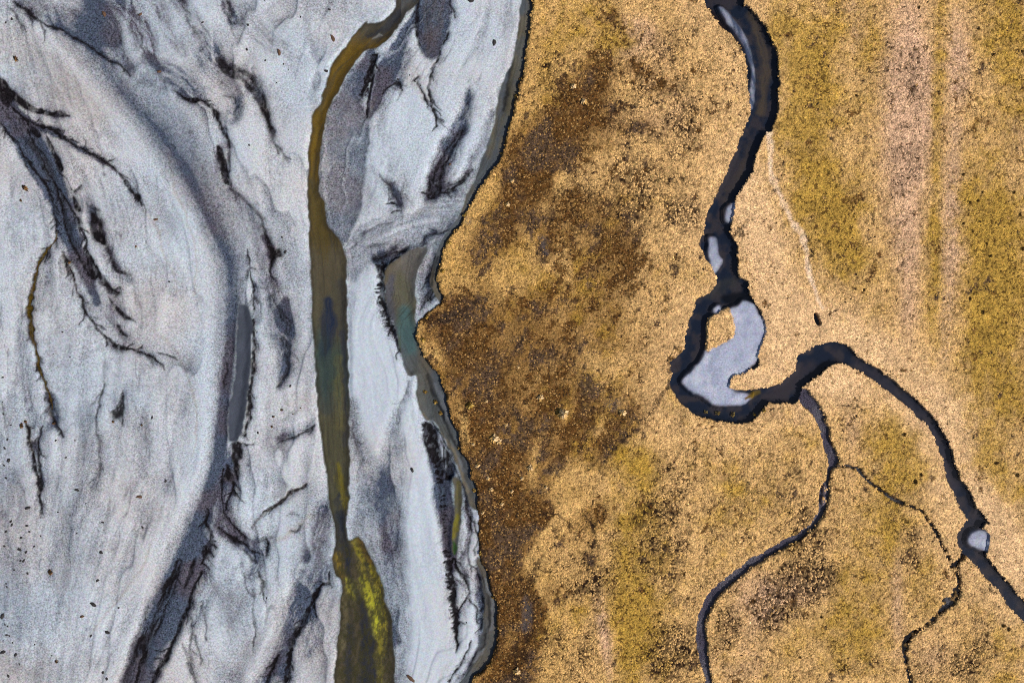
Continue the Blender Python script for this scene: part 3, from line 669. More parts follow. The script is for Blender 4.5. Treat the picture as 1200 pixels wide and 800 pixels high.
# stream bed and bars
smc = fbm(X / 12, Y / 12, 99, 4)
sbed = mixc(np.broadcast_to(alb(70, 60, 60), X.shape + (3,)).astype(np.float32), alb(34, 40, 54), sstep(.36, .62, smc))
def sadd(col, amp, hw, soft, s, streak=0.0):
    _seed[0] += 1
    sbed[...] = mixc(sbed, alb(*col), stroke(P(s), hw, soft, 's', streak, _seed[0]) * amp)
sadd((104, 84, 62), .8, [3, 5, 5, 4], 5, "882,18 894,50 898,90 893,130", .4)
sadd((92, 74, 58), .6, [3, 4, 4, 3], 4, "882,165 868,200 853,230 848,250", .4)
sadd((76, 66, 68), .7, 10, 7, "1010,432 1055,465 1095,512 1118,570", .3)
sadd((74, 62, 62), .7, 8, 6, "905,463 930,450 950,430", .3)
sadd((72, 66, 58), .6, 6, 6, "835,345 850,335 860,330", .3)
sadd((12, 9, 10), .95, [3, 5, 5, 3], 3, "970,426 963,432 956,438 951,441")
sadd((10, 8, 10), .9, [5, 6, 5, 3], 3, "852,350 862,350 872,346 880,351")
sadd((40, 22, 14), .9, [3, 6, 6, 4, 2], 3, "832,10 840,22 850,35 860,46 868,55")
def in_bar_(_):
    return np.maximum.reduce([d for _, d in bars])
barcol = mixc(np.broadcast_to(alb(176, 180, 198), X.shape + (3,)).astype(np.float32), alb(140, 146, 166), sstep(.42, .66, fbm(X / 9 + Y / 30, Y / 14, 103, 3)) * .45)
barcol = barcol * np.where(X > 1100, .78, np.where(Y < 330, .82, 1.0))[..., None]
barcol = mixc(barcol, alb(206, 206, 216), sstep(.5, .7, fbm(X / 12, Y / 12, 107, 3)) * .5)
upper = sstep(140, 120, Y)
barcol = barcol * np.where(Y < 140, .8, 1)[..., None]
barcol = mixc(barcol, alb(118, 122, 138), sstep(5, -1, in_bar_(X)) * .5)
barcol = mixc(barcol, alb(70, 80, 102), (Y < 140) * sstep(.3, .6, fbm((X + Y * -.35) / 3.5, Y / 22, 108, 3)))

# ------------------------------------------------------------------ turf: cover layers
def blobs(L):
    f = np.zeros_like(X)
    for cx, cy, rx, ry, a, amp in L:
        ca, sa = math.cos(math.radians(a)), math.sin(math.radians(a))
        R = 2.2 * max(rx, ry)
        i0, i1, j0, j1 = win(cx - R, cx + R, cy - R, cy + R)
        dx = X[j0:j1, i0:i1] - cx; dy = Y[j0:j1, i0:i1] - cy
        u = (dx * ca + dy * sa) / rx; v = (-dx * sa + dy * ca) / ry
        f[j0:j1, i0:i1] += amp * np.exp(-(u * u + v * v) * 0.9)
    return f
n_a = fbm(X / 34, Y / 34, 111, 5, .6); n_b = fbm(X / 16, Y / 16, 121, 4, .6); n_c = fbm(X / 50, Y / 50, 131, 4); n_d = fbm(X / 7, Y / 7, 141, 3, .6)
OL = blobs([(680, 35, 55, 42, 20, .7), (640, 95, 25, 45, 20, .35), (722, 45, 18, 22, 0, .5), (950, 70, 45, 85, 0, .8), (945, 190, 42, 75, 0, .85), (975, 270, 40, 60, 15, .7), (1010, 320, 38, 45, 0, .55),
            (1097, 130, 9, 200, 2, .75), (1094, 330, 10, 80, 0, .7), (1020, 60, 20, 70, 0, .35), (1175, 70, 28, 95, -18, .8), (1195, 20, 22, 30, 0, .6), (1160, 260, 30, 70, 0, .9), (1180, 340, 45, 80, 0, .85), (1150, 370, 25, 50, 0, .6),
            (1165, 455, 38, 60, -35, .8), (1185, 560, 25, 60, -25, .6), (1150, 530, 14, 60, -25, .5), (1040, 520, 38, 45, -30, .65), (1075, 560, 18, 25, 0, .5), (1020, 640, 35, 85, 8, .7), (1045, 600, 20, 50, 0, .4),
            (1085, 665, 18, 50, 10, .6), (990, 740, 60, 55, 0, .55), (930, 520, 30, 40, 0, .45), (880, 560, 50, 40, 0, .35), (745, 540, 28, 45, -30, .75), (735, 640, 30, 80, 0, .7), (755, 720, 45, 60, 0, .75), (735, 780, 22, 50, 0, .6),
            (660, 720, 26, 34, 0, .45), (840, 610, 50, 40, 0, .35), (1175, 770, 32, 55, -20, .7), (905, 760, 50, 45, 0, .4), (840, 390, 14, 25, 0, .35), (600, 300, 60, 50, 0, .2), (690, 330, 90, 60, 0, .25), (1130, 200, 20, 60, 0, .35), (700, 450, 60, 40, 0, .2),
            (690, 480, 30, 60, 0, .2), (790, 470, 16, 30, 0, .4), (910, 30, 20, 40, 0, .5)])
n_e = fbm(X / 13, Y / 13, 145, 4, .65)
OLM = np.clip(sstep(.06, .98, OL + (n_a - .5) * 1.0 + (n_e - .5) * .9), 0, 1)
HE = blobs([(690, 118, 32, 42, 25, 1.0), (650, 165, 45, 30, -35, 1.0), (620, 205, 34, 32, -35, 1.0), (590, 262, 26, 50, 25, 1.0), (560, 300, 20, 40, 20, .5), (745, 80, 16, 10, 20, .6), (780, 104, 14, 12, 30, .65), (748, 150, 22, 9, -10, .65), (696, 82, 14, 22, 0, .6), (722, 30, 16, 24, 0, .55),
            (530, 375, 38, 26, 0, .9), (520, 410, 28, 26, 0, .6), (550, 440, 34, 60, 0, .8), (578, 540, 38, 100, 0, .9), (592, 640, 42, 80, 0, .85), (585, 740, 26, 90, 0, .95), (620, 735, 18, 50, 12, 1.0), (640, 600, 22, 14, 0, .9), (655, 640, 20, 14, 0, .5),
            (640, 500, 45, 80, 0, .42), (690, 520, 40, 36, -50, .5), (735, 500, 40, 14, -45, .5), (680, 450, 60, 60, 0, .35), (720, 480, 40, 30, 0, .3), (640, 390, 60, 40, 0, .5), (625, 350, 30, 20, 0, .5), (640, 290, 14, 22, 0, .7), (690, 270, 60, 45, 30, .42), (720, 330, 50, 40, 0, .4), (660, 240, 40, 24, 0, .5), (570, 350, 30, 20, 0, .4), (760, 400, 40, 40, 0, .3),
            (735, 290, 20, 25, 0, .5), (622, 620, 60, 40, 0, .3), (690, 650, 14, 34, 0, .4), (655, 690, 26, 14, 40, .4), (600, 790, 34, 25, 0, .8), (700, 600, 18, 16, 0, .45)])
HE -= blobs([(572, 232, 10, 30, 30, .75), (550, 320, 26, 26, 0, .35), (600, 330, 30, 40, 0, .3), (515, 418, 9, 18, -30, .7), (545, 500, 6, 30, -15, .5), (580, 512, 8, 8, 0, .8), (625, 545, 7, 25, 10, .6), (650, 660, 30, 24, 0, .6), (660, 575, 18, 24, 30, .6), (625, 655, 12, 26, 30, .6), (680, 545, 16, 20, 0, .4), (600, 745, 10, 14, 0, .7), (655, 760, 20, 40, 0, .5), (705, 745, 10, 40, 0, .6), (660, 485, 12, 16, 0, .5), (710, 430, 30, 20, 0, .3), (600, 795, 6, 10, 0, .5), (646, 625, 10, 40, 32, .7), (668, 590, 10, 34, 35, .6), (632, 690, 8, 30, 15, .6), (700, 500, 8, 26, 35, .5), (655, 215, 10, 16, 0, .8), (685, 160, 14, 10, 0, .4), (635, 245, 16, 8, 0, .4)])
HEM = np.clip(sstep(.22, .92, HE + (n_b - .5) * .9 + (fbm((.85 * X + .5 * Y) / 9, (-.5 * X + .85 * Y) / 42, 361, 4, .6) - .5) * 1.3 + (n_d - .5) * 1.9), 0, 1)
PK = blobs([(1065, 80, 28, 100, 0, .7), (1062, 200, 34, 120, 2, .55), (1115, 260, 12, 130, 2, .6), (1125, 60, 18, 70, 0, .5), (1140, 320, 10, 30, -30, .5), (1065, 340, 14, 70, 0, .4), (708, 740, 10, 60, -8, .7), (740, 40, 30, 30, 0, .5), (780, 130, 80, 80, 0, .3), (1195, 160, 16, 30, 0, .4), (1095, 500, 30, 90, -40, .3), (930, 480, 60, 60, 0, .25), (1000, 520, 14, 60, 0, .35), (1050, 700, 10, 70, 0, .5), (870, 780, 50, 40, 0, .3), (920, 690, 70, 30, 0, .35), (1090, 760, 30, 40, 0, .35), (1000, 30, 14, 50, 0, .45), (895, 720, 40, 40, 0, .35), (890, 290, 40, 90, 0, .15)])
PKM = np.clip(sstep(.1, .7, PK + (n_a - .5) * .5), 0, 1)
SP = blobs([(790, 760, 34, 38, 0, 1.0), (770, 610, 42, 60, 10, .6), (800, 540, 30, 40, 0, .35), (955, 675, 42, 34, 0, .75), (915, 690, 50, 30, -30, .5), (900, 725, 30, 30, 0, .5), (850, 730, 16, 30, 0, .6), (1062, 85, 20, 40, 0, .55), (1060, 190, 30, 60, 0, .35), (690, 690, 22, 30, 0, .6), (650, 770, 30, 40, 0, .5), (690, 760, 20, 40, 0, .3), (1065, 640, 18, 40, 0, .6), (1140, 760, 22, 60, 10, .7), (1090, 780, 30, 30, 0, .4), (790, 60, 50, 60, 0, .3), (810, 150, 40, 40, 0, .4), (760, 230, 60, 50, 0, .4), (680, 240, 60, 40, 0, .45), (720, 120, 60, 60, 0, .45), (640, 80, 30, 60, 0, .5), (800, 270, 40, 50, 0, .3), (940, 620, 25, 25, 0, .5), (1005, 780, 40, 20, 0, .4), (930, 560, 40, 50, 0, .25), (880, 580, 40, 40, 0, .3), (1190, 150, 20, 20, 0, .4), (640, 660, 40, 30, 0, .4), (700, 650, 14, 50, 0, .4), (800, 660, 60, 40, 0, .35)])
SPM = np.clip(sstep(.15, .85, SP + (n_b - .5) * .9), 0, 1)
# pale smooth straw beside the stream
shore = sstep(-60, -6, np.maximum(sdf(STREAM, 60, 'n'), -60))
PALE = np.clip(blobs([(915, 330, 30, 90, -15, .9), (885, 250, 22, 50, -10, .8), (960, 380, 50, 30, 0, .7), (1030, 410, 50, 25, 20, .6), (1110, 470, 30, 60, -40, .7), (1160, 600, 24, 60, -30, .7), (1190, 660, 30, 40, 0, .6), (985, 455, 30, 22, 20, .7), (890, 440, 25, 14, -20, .8), (1060, 480, 20, 40, -45, .4), (1090, 560, 14, 50, -20, .5), (945, 400, 60, 40, 0, .4)]) + shore * .35, 0, 1)

tan_c = alb(244, 194, 126); pale_c = alb(252, 206, 154); oli_c = alb(194, 152, 56); pnk_c = alb(246, 198, 162); hea_c = alb(92, 66, 34); gold_c = alb(226, 176, 96)
west = sstep(840, 560, X + (n_c - .5) * 160)
cover = mixc(np.broadcast_to(tan_c, X.shape + (3,)).astype(np.float32), gold_c, west * .62 + (n_a - .5) * .5)
WBM = sstep(.0, .75, HE + (n_a - .5) * 1.0 + (n_e - .5) * .6) * sstep(830, 740, X + (n_c - .5) * 80)
cover = mixc(cover, alb(150, 108, 58), WBM * .85)
cover = mixc(cover, pnk_c, PKM * .8)
cover = mixc(cover, oli_c, OLM * .85)
cover = mixc(cover, pale_c, PALE * .8 * (1 - OLM * .7))
cover = cover * (1 + (n_d - .5) * .7 + (n_e - .5) * .5)[..., None]
soil = cover * (.80 + .14 * PALE)[..., None]
gap = sstep(.50, .68, vnoise(X / 2.3, Y / 2.3, 321) * .7 + vnoise(X / 4.5, Y / 4.5, 322) * .3)
soil = mixc(soil, alb(70, 48, 24), gap * np.clip(.62 + .38 * SPM + .2 * OLM - .35 * PALE, 0, 1))
soil = mixc(soil, alb(44, 30, 22), np.clip(SPM * 1.15, 0, 1) * (.72 + .28 * gap))
hs = sstep(.4, .62, fbm(X / 30, Y / 30, 151, 4))
hsoil = mixc(np.broadcast_to(alb(92, 62, 30), X.shape + (3,)).astype(np.float32), alb(82, 64, 50), hs)
hsoil = hsoil * (.45 + 1.15 * vnoise(X / 2.4, Y / 2.4, 325))[..., None]
soil = mixc(soil, hsoil, HEM * .95)
# worn pale path, dark squiggles and small wet hollows
path_v = (.6 + .4 * sstep(.3, .6, fbm(X / 9, Y / 9, 301, 3))) * stroke(P("899,150 902,175 902,200 910,222 920,245 930,265 940,277 945,300 947,320 954,340 959,352 964,362"), [3, 4, 3.4, 3, 3, 3, 3.4, 3, 2.6, 2, 1.4, .8], 2.2, 'g')
track_v = np.maximum(stroke(P("1096,-40 1098,100 1094,220 1092,330 1090,400"), [2, 2, 2.5, 2], 3, 'g') * 0, stroke(P("1118,150 1112,220 1110,300 1108,380 1106,420"), [3, 6, 8, 6, 3], 5, 'g') * .6)
cover = mixc(cover, alb(250, 218, 182), path_v); soil = mixc(soil, alb(244, 206, 166), path_v)
cover = mixc(cover, alb(212, 172, 132), track_v)
sq = np.zeros_like(X)
for s, hw in [("941,272 944,277 947,281 950,286", [1, 1.2, 1]), ("944,288 948,292 950,299 947,302", [1.2, 1.4, 1.6, 1]), ("985,473 992,475 999,472 1006,476 1012,481", [.9, 1.2, 1, 1.2, .8]), ("898,481 906,478 914,478 922,477", [1.2, 1.1, 1, 1.4]), ("1040,230 1043,228 1046,232", [.8, .8, .6]), ("1053,229 1058,230", [.8, .6]), ("976,546 988,545 998,547", [.6, .7, .8]),
              ("770,465 764,478 752,492 738,508 722,522 714,530", [2, 2, 2.4, 2.4, 3, 1.5]), ("652,628 645,612 640,600", [1.5, 3, 3]), ("636,604 650,600 658,606", [3, 4, 2]), ("608,668 616,690 622,712 618,740 612,775", [2, 5, 6, 6, 5]), ("604,760 600,780 606,800", [5, 8, 7]), ("640,640 628,665 616,690 612,720", [2, 5, 7, 6]), ("566,600 564,640 572,670", [3, 4, 3]), ("500,372 520,372 545,366 560,352", [5, 8, 7, 3]), ("548,470 540,500 556,540 562,570", [2, 4, 5, 3]), ("677,522 690,528 694,545 686,552", [3, 3, 3, 2]), ("695,500 690,512 684,520", [3, 4, 2]), ("688,600 694,616 698,640", [2, 2.4, 2]), ("1157,688 1164,694", [1.6, 1.6]), ("634,280 638,292 640,300", [3, 4, 2])]:
    sq = np.maximum(sq, stroke(P(s), hw, 1.8, 'g') * (.75 if max(hw) > 2.4 else 1))
sq = sq * (.25 + .75 * sstep(.40, .58, fbm(X / 5, Y / 5, 231, 3)))
soil = mixc(soil, alb(34, 26, 24), sq * .9)
greypatch = np.maximum.reduce([stroke(P("634,278 638,290 641,297"), [2, 4, 2], 3, 'g'), stroke(P("712,470 718,476 722,470"), [3, 5, 3], 4, 'g'), stroke(P("616,700 618,716 616,735"), [3, 5, 4], 4, 'g'), stroke(P("545,256 549,259"), [4, 4], 2, 'g')])
soil = mixc(soil, alb(104, 98, 98), greypatch * .4)

# ------------------------------------------------------------------ heights (metres)
Z_TURF, L_STREAM, L_RIVER = 0.35, -0.22, -0.20
zs = 0.02 + (blot - .5) * .10 + (st1 - .5) * .10 + (fine - .5) * .03 - G * .10 - K * .10 + wb * .08
Gs = blur(np.clip(G, 0, 1), 3)
zs = zs - Gs * .55 - blur(K, 2) * .30 + saw * sawm * -.12 + (fbm(U / 14, Y / 60, 331, 3) - .5) * .22
bank = sstep(-6, .5, wat_sand)
zs = zs * (1 - bank) + (L_RIVER - 0.01) * bank
zs = np.where(wat_sand > 0, L_RIVER - 0.03 - .33 * sstep(0, 9, wat_sand), zs)
zt = Z_TURF + (n_c - .5) * .16 + (n_d - .5) * .10 - HEM * .05 - sq * .12 - path_v * .05
zt = np.where(mead, zt * sstep(-1, 3.2, d_mead) + -.15 * (1 - sstep(-1, 3.2, d_mead)), zt)
# stream cut
cutv = sstep(-.8, .8, d_stream)
zbed = -0.46 - .40 * sstep(0, 6, d_stream)
z_t = zt * (1 - cutv) + zbed * cutv
in_bar = np.full_like(X, -14)
for nm, d in bars:
    in_bar = np.maximum(in_bar, d)
    hb = {'main': .16, 'top': .09, 'small': .1, 'low': .1, 'end': .14, 'nub': .05}[nm]
    zb = L_STREAM - .16 + (.16 + hb) * sstep(-3, 1.5, d) + (fbm(X / 8, Y / 8, 161, 3) - .5) * .06
    z_t = np.where(d > -3, np.maximum(z_t, np.where(d_stream > -1, zb, -9)), z_t)
zi = L_STREAM - .3 + (Z_TURF - L_STREAM + .3) * sstep(-2, 1.5, d_isl)
z_t = np.where(d_isl > -2, np.maximum(z_t, zi), z_t)
v_small = np.maximum.reduce([v_brook, v_ditch * .9, v_rill])
z_t = z_t * 1.0 - v_small * np.where(d_stream > -1, 0, 1) * (zt + .45)
for d in d_islets:
    z_t = np.where(d > -1.5, np.maximum(z_t, -.35 + .55 * sstep(-1.5, .8, d)), z_t)
pv = sstep(-1.2, .6, d_pond)
z_t = z_t - pv * .95
Z = np.where(mead, z_t, zs).astype(np.float32)

# ------------------------------------------------------------------ surface colours
bank_c = alb(70, 52, 30)
turf = soil.copy()
turf = mixc(turf, bank_c, sstep(2.6, .4, d_mead - (n_d - .5) * 9) * mead * .9)
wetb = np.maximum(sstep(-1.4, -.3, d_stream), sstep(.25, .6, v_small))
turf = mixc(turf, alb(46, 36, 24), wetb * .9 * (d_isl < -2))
inst = (d_stream > -.4) & (d_isl < -.5)
turf = np.where(inst[..., None], sbed, turf)
bb = sstep(-1.5, 2.5, in_bar)
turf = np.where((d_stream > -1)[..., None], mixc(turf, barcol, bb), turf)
tip = stroke(P("874,467 882,461 890,459"), [2, 3, 2], 2, 's')
turf = np.where((d_stream > -1)[..., None], mixc(turf, alb(112, 88, 34), tip), turf)
brbed = mixc(np.broadcast_to(alb(114, 102, 104), X.shape + (3,)).astype(np.float32), alb(92, 80, 88), sstep(.4, .6, smc))
turf = mixc(turf, brbed, np.where(v_brook > .5, 1, 0) * (d_stream < -.4) * sstep(.5, .8, v_brook))
rbed = mixc(np.broadcast_to(alb(40, 26, 18), X.shape + (3,)).astype(np.float32), alb(104, 96, 92), stroke(P("1116,690 1113,702 1107,714"), [2, 4.5, 3], 2.5, 's') + .6 * (smc > .6))
turf = mixc(turf, rbed, sstep(.5, .8, np.maximum(v_rill, v_ditch)) * (d_stream < -.4))
turf = mixc(turf, alb(24, 20, 26), sstep(-.8, .4, d_pond))
sandc = mixc(sand, bed, sstep(-1.0, .8, wat_sand))
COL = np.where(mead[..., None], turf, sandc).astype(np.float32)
GRAIN = np.where(mead, np.where(bb > .3, .18, .74), np.where(wat_sand > 0, .16, .23 + .36 * np.clip(G, 0, 1) - .14 * wb * np.clip(1 - G * 2, 0, 1))).astype(np.float32)
GRAIN[inst & (bb < .3)] = .09
GRAIN = GRAIN * (.6 + .8 * fbm(X / 24, Y / 40, 311, 3))

def to_world(px, py):
    return (px - 600) * S, (400 - py) * S
def height(px, py):
    i = min(max((px + 72) / ST, 0), NX - 1.001); j = min(max((py + 72) / ST, 0), NY - 1.001)
    a, b = int(i), int(j)
    return float(Z[b, a])
def sample(F, px, py):
    i = np.clip(np.round((px + 72) / ST).astype(int), 0, NX - 1); j = np.clip(np.round((py + 72) / ST).astype(int), 0, NY - 1)
    return F[j, i]

# ------------------------------------------------------------------ materials
def new_mat(name):
    m = bpy.data.materials.new(name); m.use_nodes = True
    n = m.node_tree; n.nodes.clear()
    out = n.nodes.new('ShaderNodeOutputMaterial')
    return m, n, out
def N(n, t, **kw):
    x = n.nodes.new(t)
    for k, v in kw.items():
        setattr(x, k, v)
    return x
def ground_mat(name, scale, rough, bump, hue):
    m, n, out = new_mat(name)
    L = n.links.new
    b = N(n, 'ShaderNodeBsdfPrincipled'); b.inputs['Roughness'].default_value = rough; b.inputs['Specular IOR Level'].default_value = .04
    a = N(n, 'ShaderNodeAttribute', attribute_name='Col'); g = N(n, 'ShaderNodeAttribute', attribute_name='grain')
    tc = N(n, 'ShaderNodeTexCoord')
    n1 = N(n, 'ShaderNodeTexNoise'); n1.inputs['Scale'].default_value = scale; n1.inputs['Detail'].default_value = 2.5; n1.inputs['Roughness'].default_value = .65
    n2 = N(n, 'ShaderNodeTexNoise'); n2.inputs['Scale'].default_value = scale * .45; n2.inputs['Detail'].default_value = 2
    L(tc.outputs['Object'], n1.inputs['Vector']); L(tc.outputs['Object'], n2.inputs['Vector'])
    s = N(n, 'ShaderNodeMath', operation='SUBTRACT'); L(n1.outputs['Fac'], s.inputs[0]); s.inputs[1].default_value = .5
    mu = N(n, 'ShaderNodeMath', operation='MULTIPLY'); L(s.outputs[0], mu.inputs[0]); L(g.outputs['Fac'], mu.inputs[1])
    ad = N(n, 'ShaderNodeMath', operation='MULTIPLY_ADD'); L(mu.outputs[0], ad.inputs[0]); ad.inputs[1].default_value = 6.5; ad.inputs[2].default_value = 1.0
    cl = N(n, 'ShaderNodeMath', operation='MAXIMUM'); L(ad.outputs[0], cl.inputs[0]); cl.inputs[1].default_value = .12
    vm = N(n, 'ShaderNodeVectorMath', operation='SCALE'); L(a.outputs['Color'], vm.inputs[0]); L(cl.outputs[0], vm.inputs['Scale'])
    hs_ = N(n, 'ShaderNodeVectorMath', operation='SUBTRACT'); L(n2.outputs['Color'], hs_.inputs[0]); hs_.inputs[1].default_value = (.5, .5, .5)
    h2 = N(n, 'ShaderNodeVectorMath', operation='MULTIPLY_ADD'); L(hs_.outputs[0], h2.inputs[0]); h2.inputs[1].default_value = (hue, hue, hue); h2.inputs[2].default_value = (1, 1, 1)
    h3 = N(n, 'ShaderNodeVectorMath', operation='MULTIPLY'); L(vm.outputs[0], h3.inputs[0]); L(h2.outputs[0], h3.inputs[1])
    L(h3.outputs[0], b.inputs['Base Color'])
    bp = N(n, 'ShaderNodeBump'); bp.inputs['Strength'].default_value = bump; bp.inputs['Distance'].default_value = .05
    L(n1.outputs['Fac'], bp.inputs['Height']); L(bp.outputs[0], b.inputs['Normal'])
    L(b.outputs[0], out.inputs[0])
    return m
M_sand = ground_mat('volcanic_sand', 3.8, .95, .35, .35)
M_turf = ground_mat('turf_soil', 4.8, 1.0, .6, .3)
M_bed = ground_mat('silt_bed', 5.0, .9, .2, .25)

def water_mat(name, tint, rough, bump):
    m, n, out = new_mat(name)
    L = n.links.new
    tr = N(n, 'ShaderNodeBsdfTransparent'); tr.inputs[0].default_value = (*tint, 1)
    gl = N(n, 'ShaderNodeBsdfGlossy'); gl.inputs['Roughness'].default_value = rough; gl.inputs['Color'].default_value = (1, 1, 1, 1)
    fr = N(n, 'ShaderNodeFresnel'); fr.inputs[0].default_value = 1.33
    tc = N(n, 'ShaderNodeTexCoord'); no = N(n, 'ShaderNodeTexNoise'); no.inputs['Scale'].default_value = 1.6; no.inputs['Detail'].default_value = 3
    L(tc.outputs['Object'], no.inputs['Vector'])
    bp = N(n, 'ShaderNodeBump'); bp.inputs['Strength'].default_value = bump; bp.inputs['Distance'].default_value = .03
    L(no.outputs['Fac'], bp.inputs['Height']); L(bp.outputs[0], gl.inputs['Normal']); L(bp.outputs[0], fr.inputs['Normal'])
    mx = N(n, 'ShaderNodeMixShader'); L(fr.outputs[0], mx.inputs[0]); L(tr.outputs[0], mx.inputs[1]); L(gl.outputs[0], mx.inputs[2])
    L(mx.outputs[0], out.inputs[0])
    return m
M_river = water_mat('shallow_river_water', (.93, .95, .95), .06, .12)
M_stream = water_mat('dark_stream_water', (.80, .86, .93), .05, .10)

def veg_mat(name, rough=.8):
    m, n, out = new_mat(name)
    L = n.links.new
    b = N(n, 'ShaderNodeBsdfPrincipled'); b.inputs['Roughness'].default_value = rough; b.inputs['Specular IOR Level'].default_value = .1
    a = N(n, 'ShaderNodeAttribute', attribute_name='Col')
    tc = N(n, 'ShaderNodeTexCoord'); no = N(n, 'ShaderNodeTexNoise'); no.inputs['Scale'].default_value = 9; no.inputs['Detail'].default_value = 2
    L(tc.outputs['Object'], no.inputs['Vector'])
    mr = N(n, 'ShaderNodeMapRange'); mr.inputs['From Min'].default_value = .3; mr.inputs['From Max'].default_value = .7; mr.inputs['To Min'].default_value = .72; mr.inputs['To Max'].default_value = 1.28
    L(no.outputs['Fac'], mr.inputs['Value'])
    vm = N(n, 'ShaderNodeVectorMath', operation='SCALE'); L(a.outputs['Color'], vm.inputs[0]); L(mr.outputs[0], vm.inputs['Scale'])
    L(vm.outputs[0], b.inputs['Base Color'])
    L(b.outputs[0], out.inputs[0])
    return m
M_grass = veg_mat('dry_grass_blades'); M_moss = veg_mat('olive_moss'); M_heath = veg_mat('dark_heath')

def flat_mat(name, col, var=.35, scale=7):
    m, n, out = new_mat(name)
    L = n.links.new
    b = N(n, 'ShaderNodeBsdfPrincipled'); b.inputs['Roughness'].default_value = .85
    tc = N(n, 'ShaderNodeTexCoord'); no = N(n, 'ShaderNodeTexNoise'); no.inputs['Scale'].default_value = scale; no.inputs['Detail'].default_value = 3
    L(tc.outputs['Object'], no.inputs['Vector'])
    cr = N(n, 'ShaderNodeValToRGB'); c = alb(*col)
    cr.color_ramp.elements[0].position = .3; cr.color_ramp.elements[1].position = .72
    cr.color_ramp.elements[0].color = (*[float(v) * (1 - var) for v in c], 1); cr.color_ramp.elements[1].color = (*[float(v) * (1 + var) for v in c], 1)
    L(no.outputs['Fac'], cr.inputs[0]); L(cr.outputs[0], b.inputs['Base Color']); L(b.outputs[0], out.inputs[0])
    return m

# ------------------------------------------------------------------ terrain pieces, cut from the one height field
WX = ((X - 600) * S).astype(np.float32); WY = ((400 - Y) * S).astype(np.float32)
fc = lambda A: A[:-1, :-1]
def grid_mesh(name, mask, mat, zz=None, kind='structure', label=None, cat=None, cols=True):
    jj, ii = np.nonzero(mask)
    if len(jj) == 0:
        return None
    a = jj * NX + ii
    quads = np.stack([a + NX, a + NX + 1, a + 1, a], 1)
    used, inv = np.unique(quads.ravel(), return_inverse=True)
    co = np.stack([WX.ravel()[used], WY.ravel()[used], (Z if zz is None else np.broadcast_to(np.float32(zz), Z.shape)).ravel()[used]], 1)
    me = bpy.data.meshes.new(name)
    me.vertices.add(len(used)); me.vertices.foreach_set('co', co.astype(np.float32).ravel())
    me.loops.add(len(inv)); me.loops.foreach_set('vertex_index', inv.astype(np.int32))
    me.polygons.add(len(jj)); me.polygons.foreach_set('loop_start', np.arange(0, len(inv), 4, dtype=np.int32))
    me.polygons.foreach_set('use_smooth', np.ones(len(jj), bool))
    if cols:
        at = me.color_attributes.new('Col', 'FLOAT_COLOR', 'POINT')
        c4 = np.ones((len(used), 4), np.float32); c4[:, :3] = COL.reshape(-1, 3)[used]
        at.data.foreach_set('color', c4.ravel())
        ag = me.attributes.new('grain', 'FLOAT', 'POINT'); ag.data.foreach_set('value', GRAIN.ravel()[used])
    me.update(calc_edges=True)
    me.materials.append(mat)
    ob = bpy.data.objects.new(name, me); C.objects.link(ob)
    ob['kind'] = kind
    if label: ob['label'] = label
    if cat: ob['category'] = cat
    return ob

cls = np.zeros((NY, NX), np.int16)                           # 0 sand west of the river
cls[(X > river_x[:, None])] = 1                               # 1 sand between the river and the turf
cls[wat_sand > 0.5] = 2                                       # 2 river bed
cls[mead] = 3
cls[mead & (d_stream > -.8) & (d_isl < -1.2)] = 4
for k, (nm, d) in enumerate(bars):
    cls[(d > 0) & mead & (d_stream > -.8) & (d_isl < -1.2)] = 5 + k
cls[(d_isl > -1.2)] = 11
for k, d in enumerate(d_islets):
    cls[d > -.6] = 12 + k
f = fc(cls)
grid_mesh('sand_plain', f == 0, M_sand, label='pale ash-grey braided sand plain on the far side of the river', cat='sand')
grid_mesh('sandbar', f == 1, M_sand, label='long pale sandbars lying between the olive river and the turf', cat='sandbar')
grid_mesh('riverbed', f == 2, M_bed, label='olive and silt-brown bed under the shallow river channels', cat='riverbed')
grid_mesh('grassland', f == 3, M_turf, label='golden brown grassland soil cut by winding streams', cat='grassland')
grid_mesh('stream_bed', f == 4, M_bed, label='dark bed of the winding stream through the grassland', cat='stream bed')
BAR_LABELS = ['large pale lavender-grey sandbar inside the tight bend of the stream', 'long streaked blue-grey sandbar along the stream near the top of the frame',
              'tiny pale sandbar against the straw bank just downstream of the narrow reach', 'pale leaf-shaped sandbar below the tiny one in the same stream',
              'rounded light grey sandbar in the stream below its long straight reach', 'very small dark grey sand nub beside the grass island']
for k, lb in enumerate(BAR_LABELS):
    grid_mesh('sandbar', f == 5 + k, M_sand, label=lb, cat='sandbar')
grid_mesh('grass_island', f == 11, M_turf, label='small golden grass island between the stream and the large pale sandbar', cat='island')
IS_L = ['tiny pale turf islet, upstream one of the pair in the thin brook', 'tiny pale turf islet, downstream one of the pair in the thin brook', 'pale turf islet enclosed by the dark rill where it turns downward', 'narrow turf islet in the lowest stretch of the dark rill']
for k, lb in enumerate(IS_L):
    grid_mesh('turf_islet', f == 12 + k, M_turf, label=lb, cat='islet')

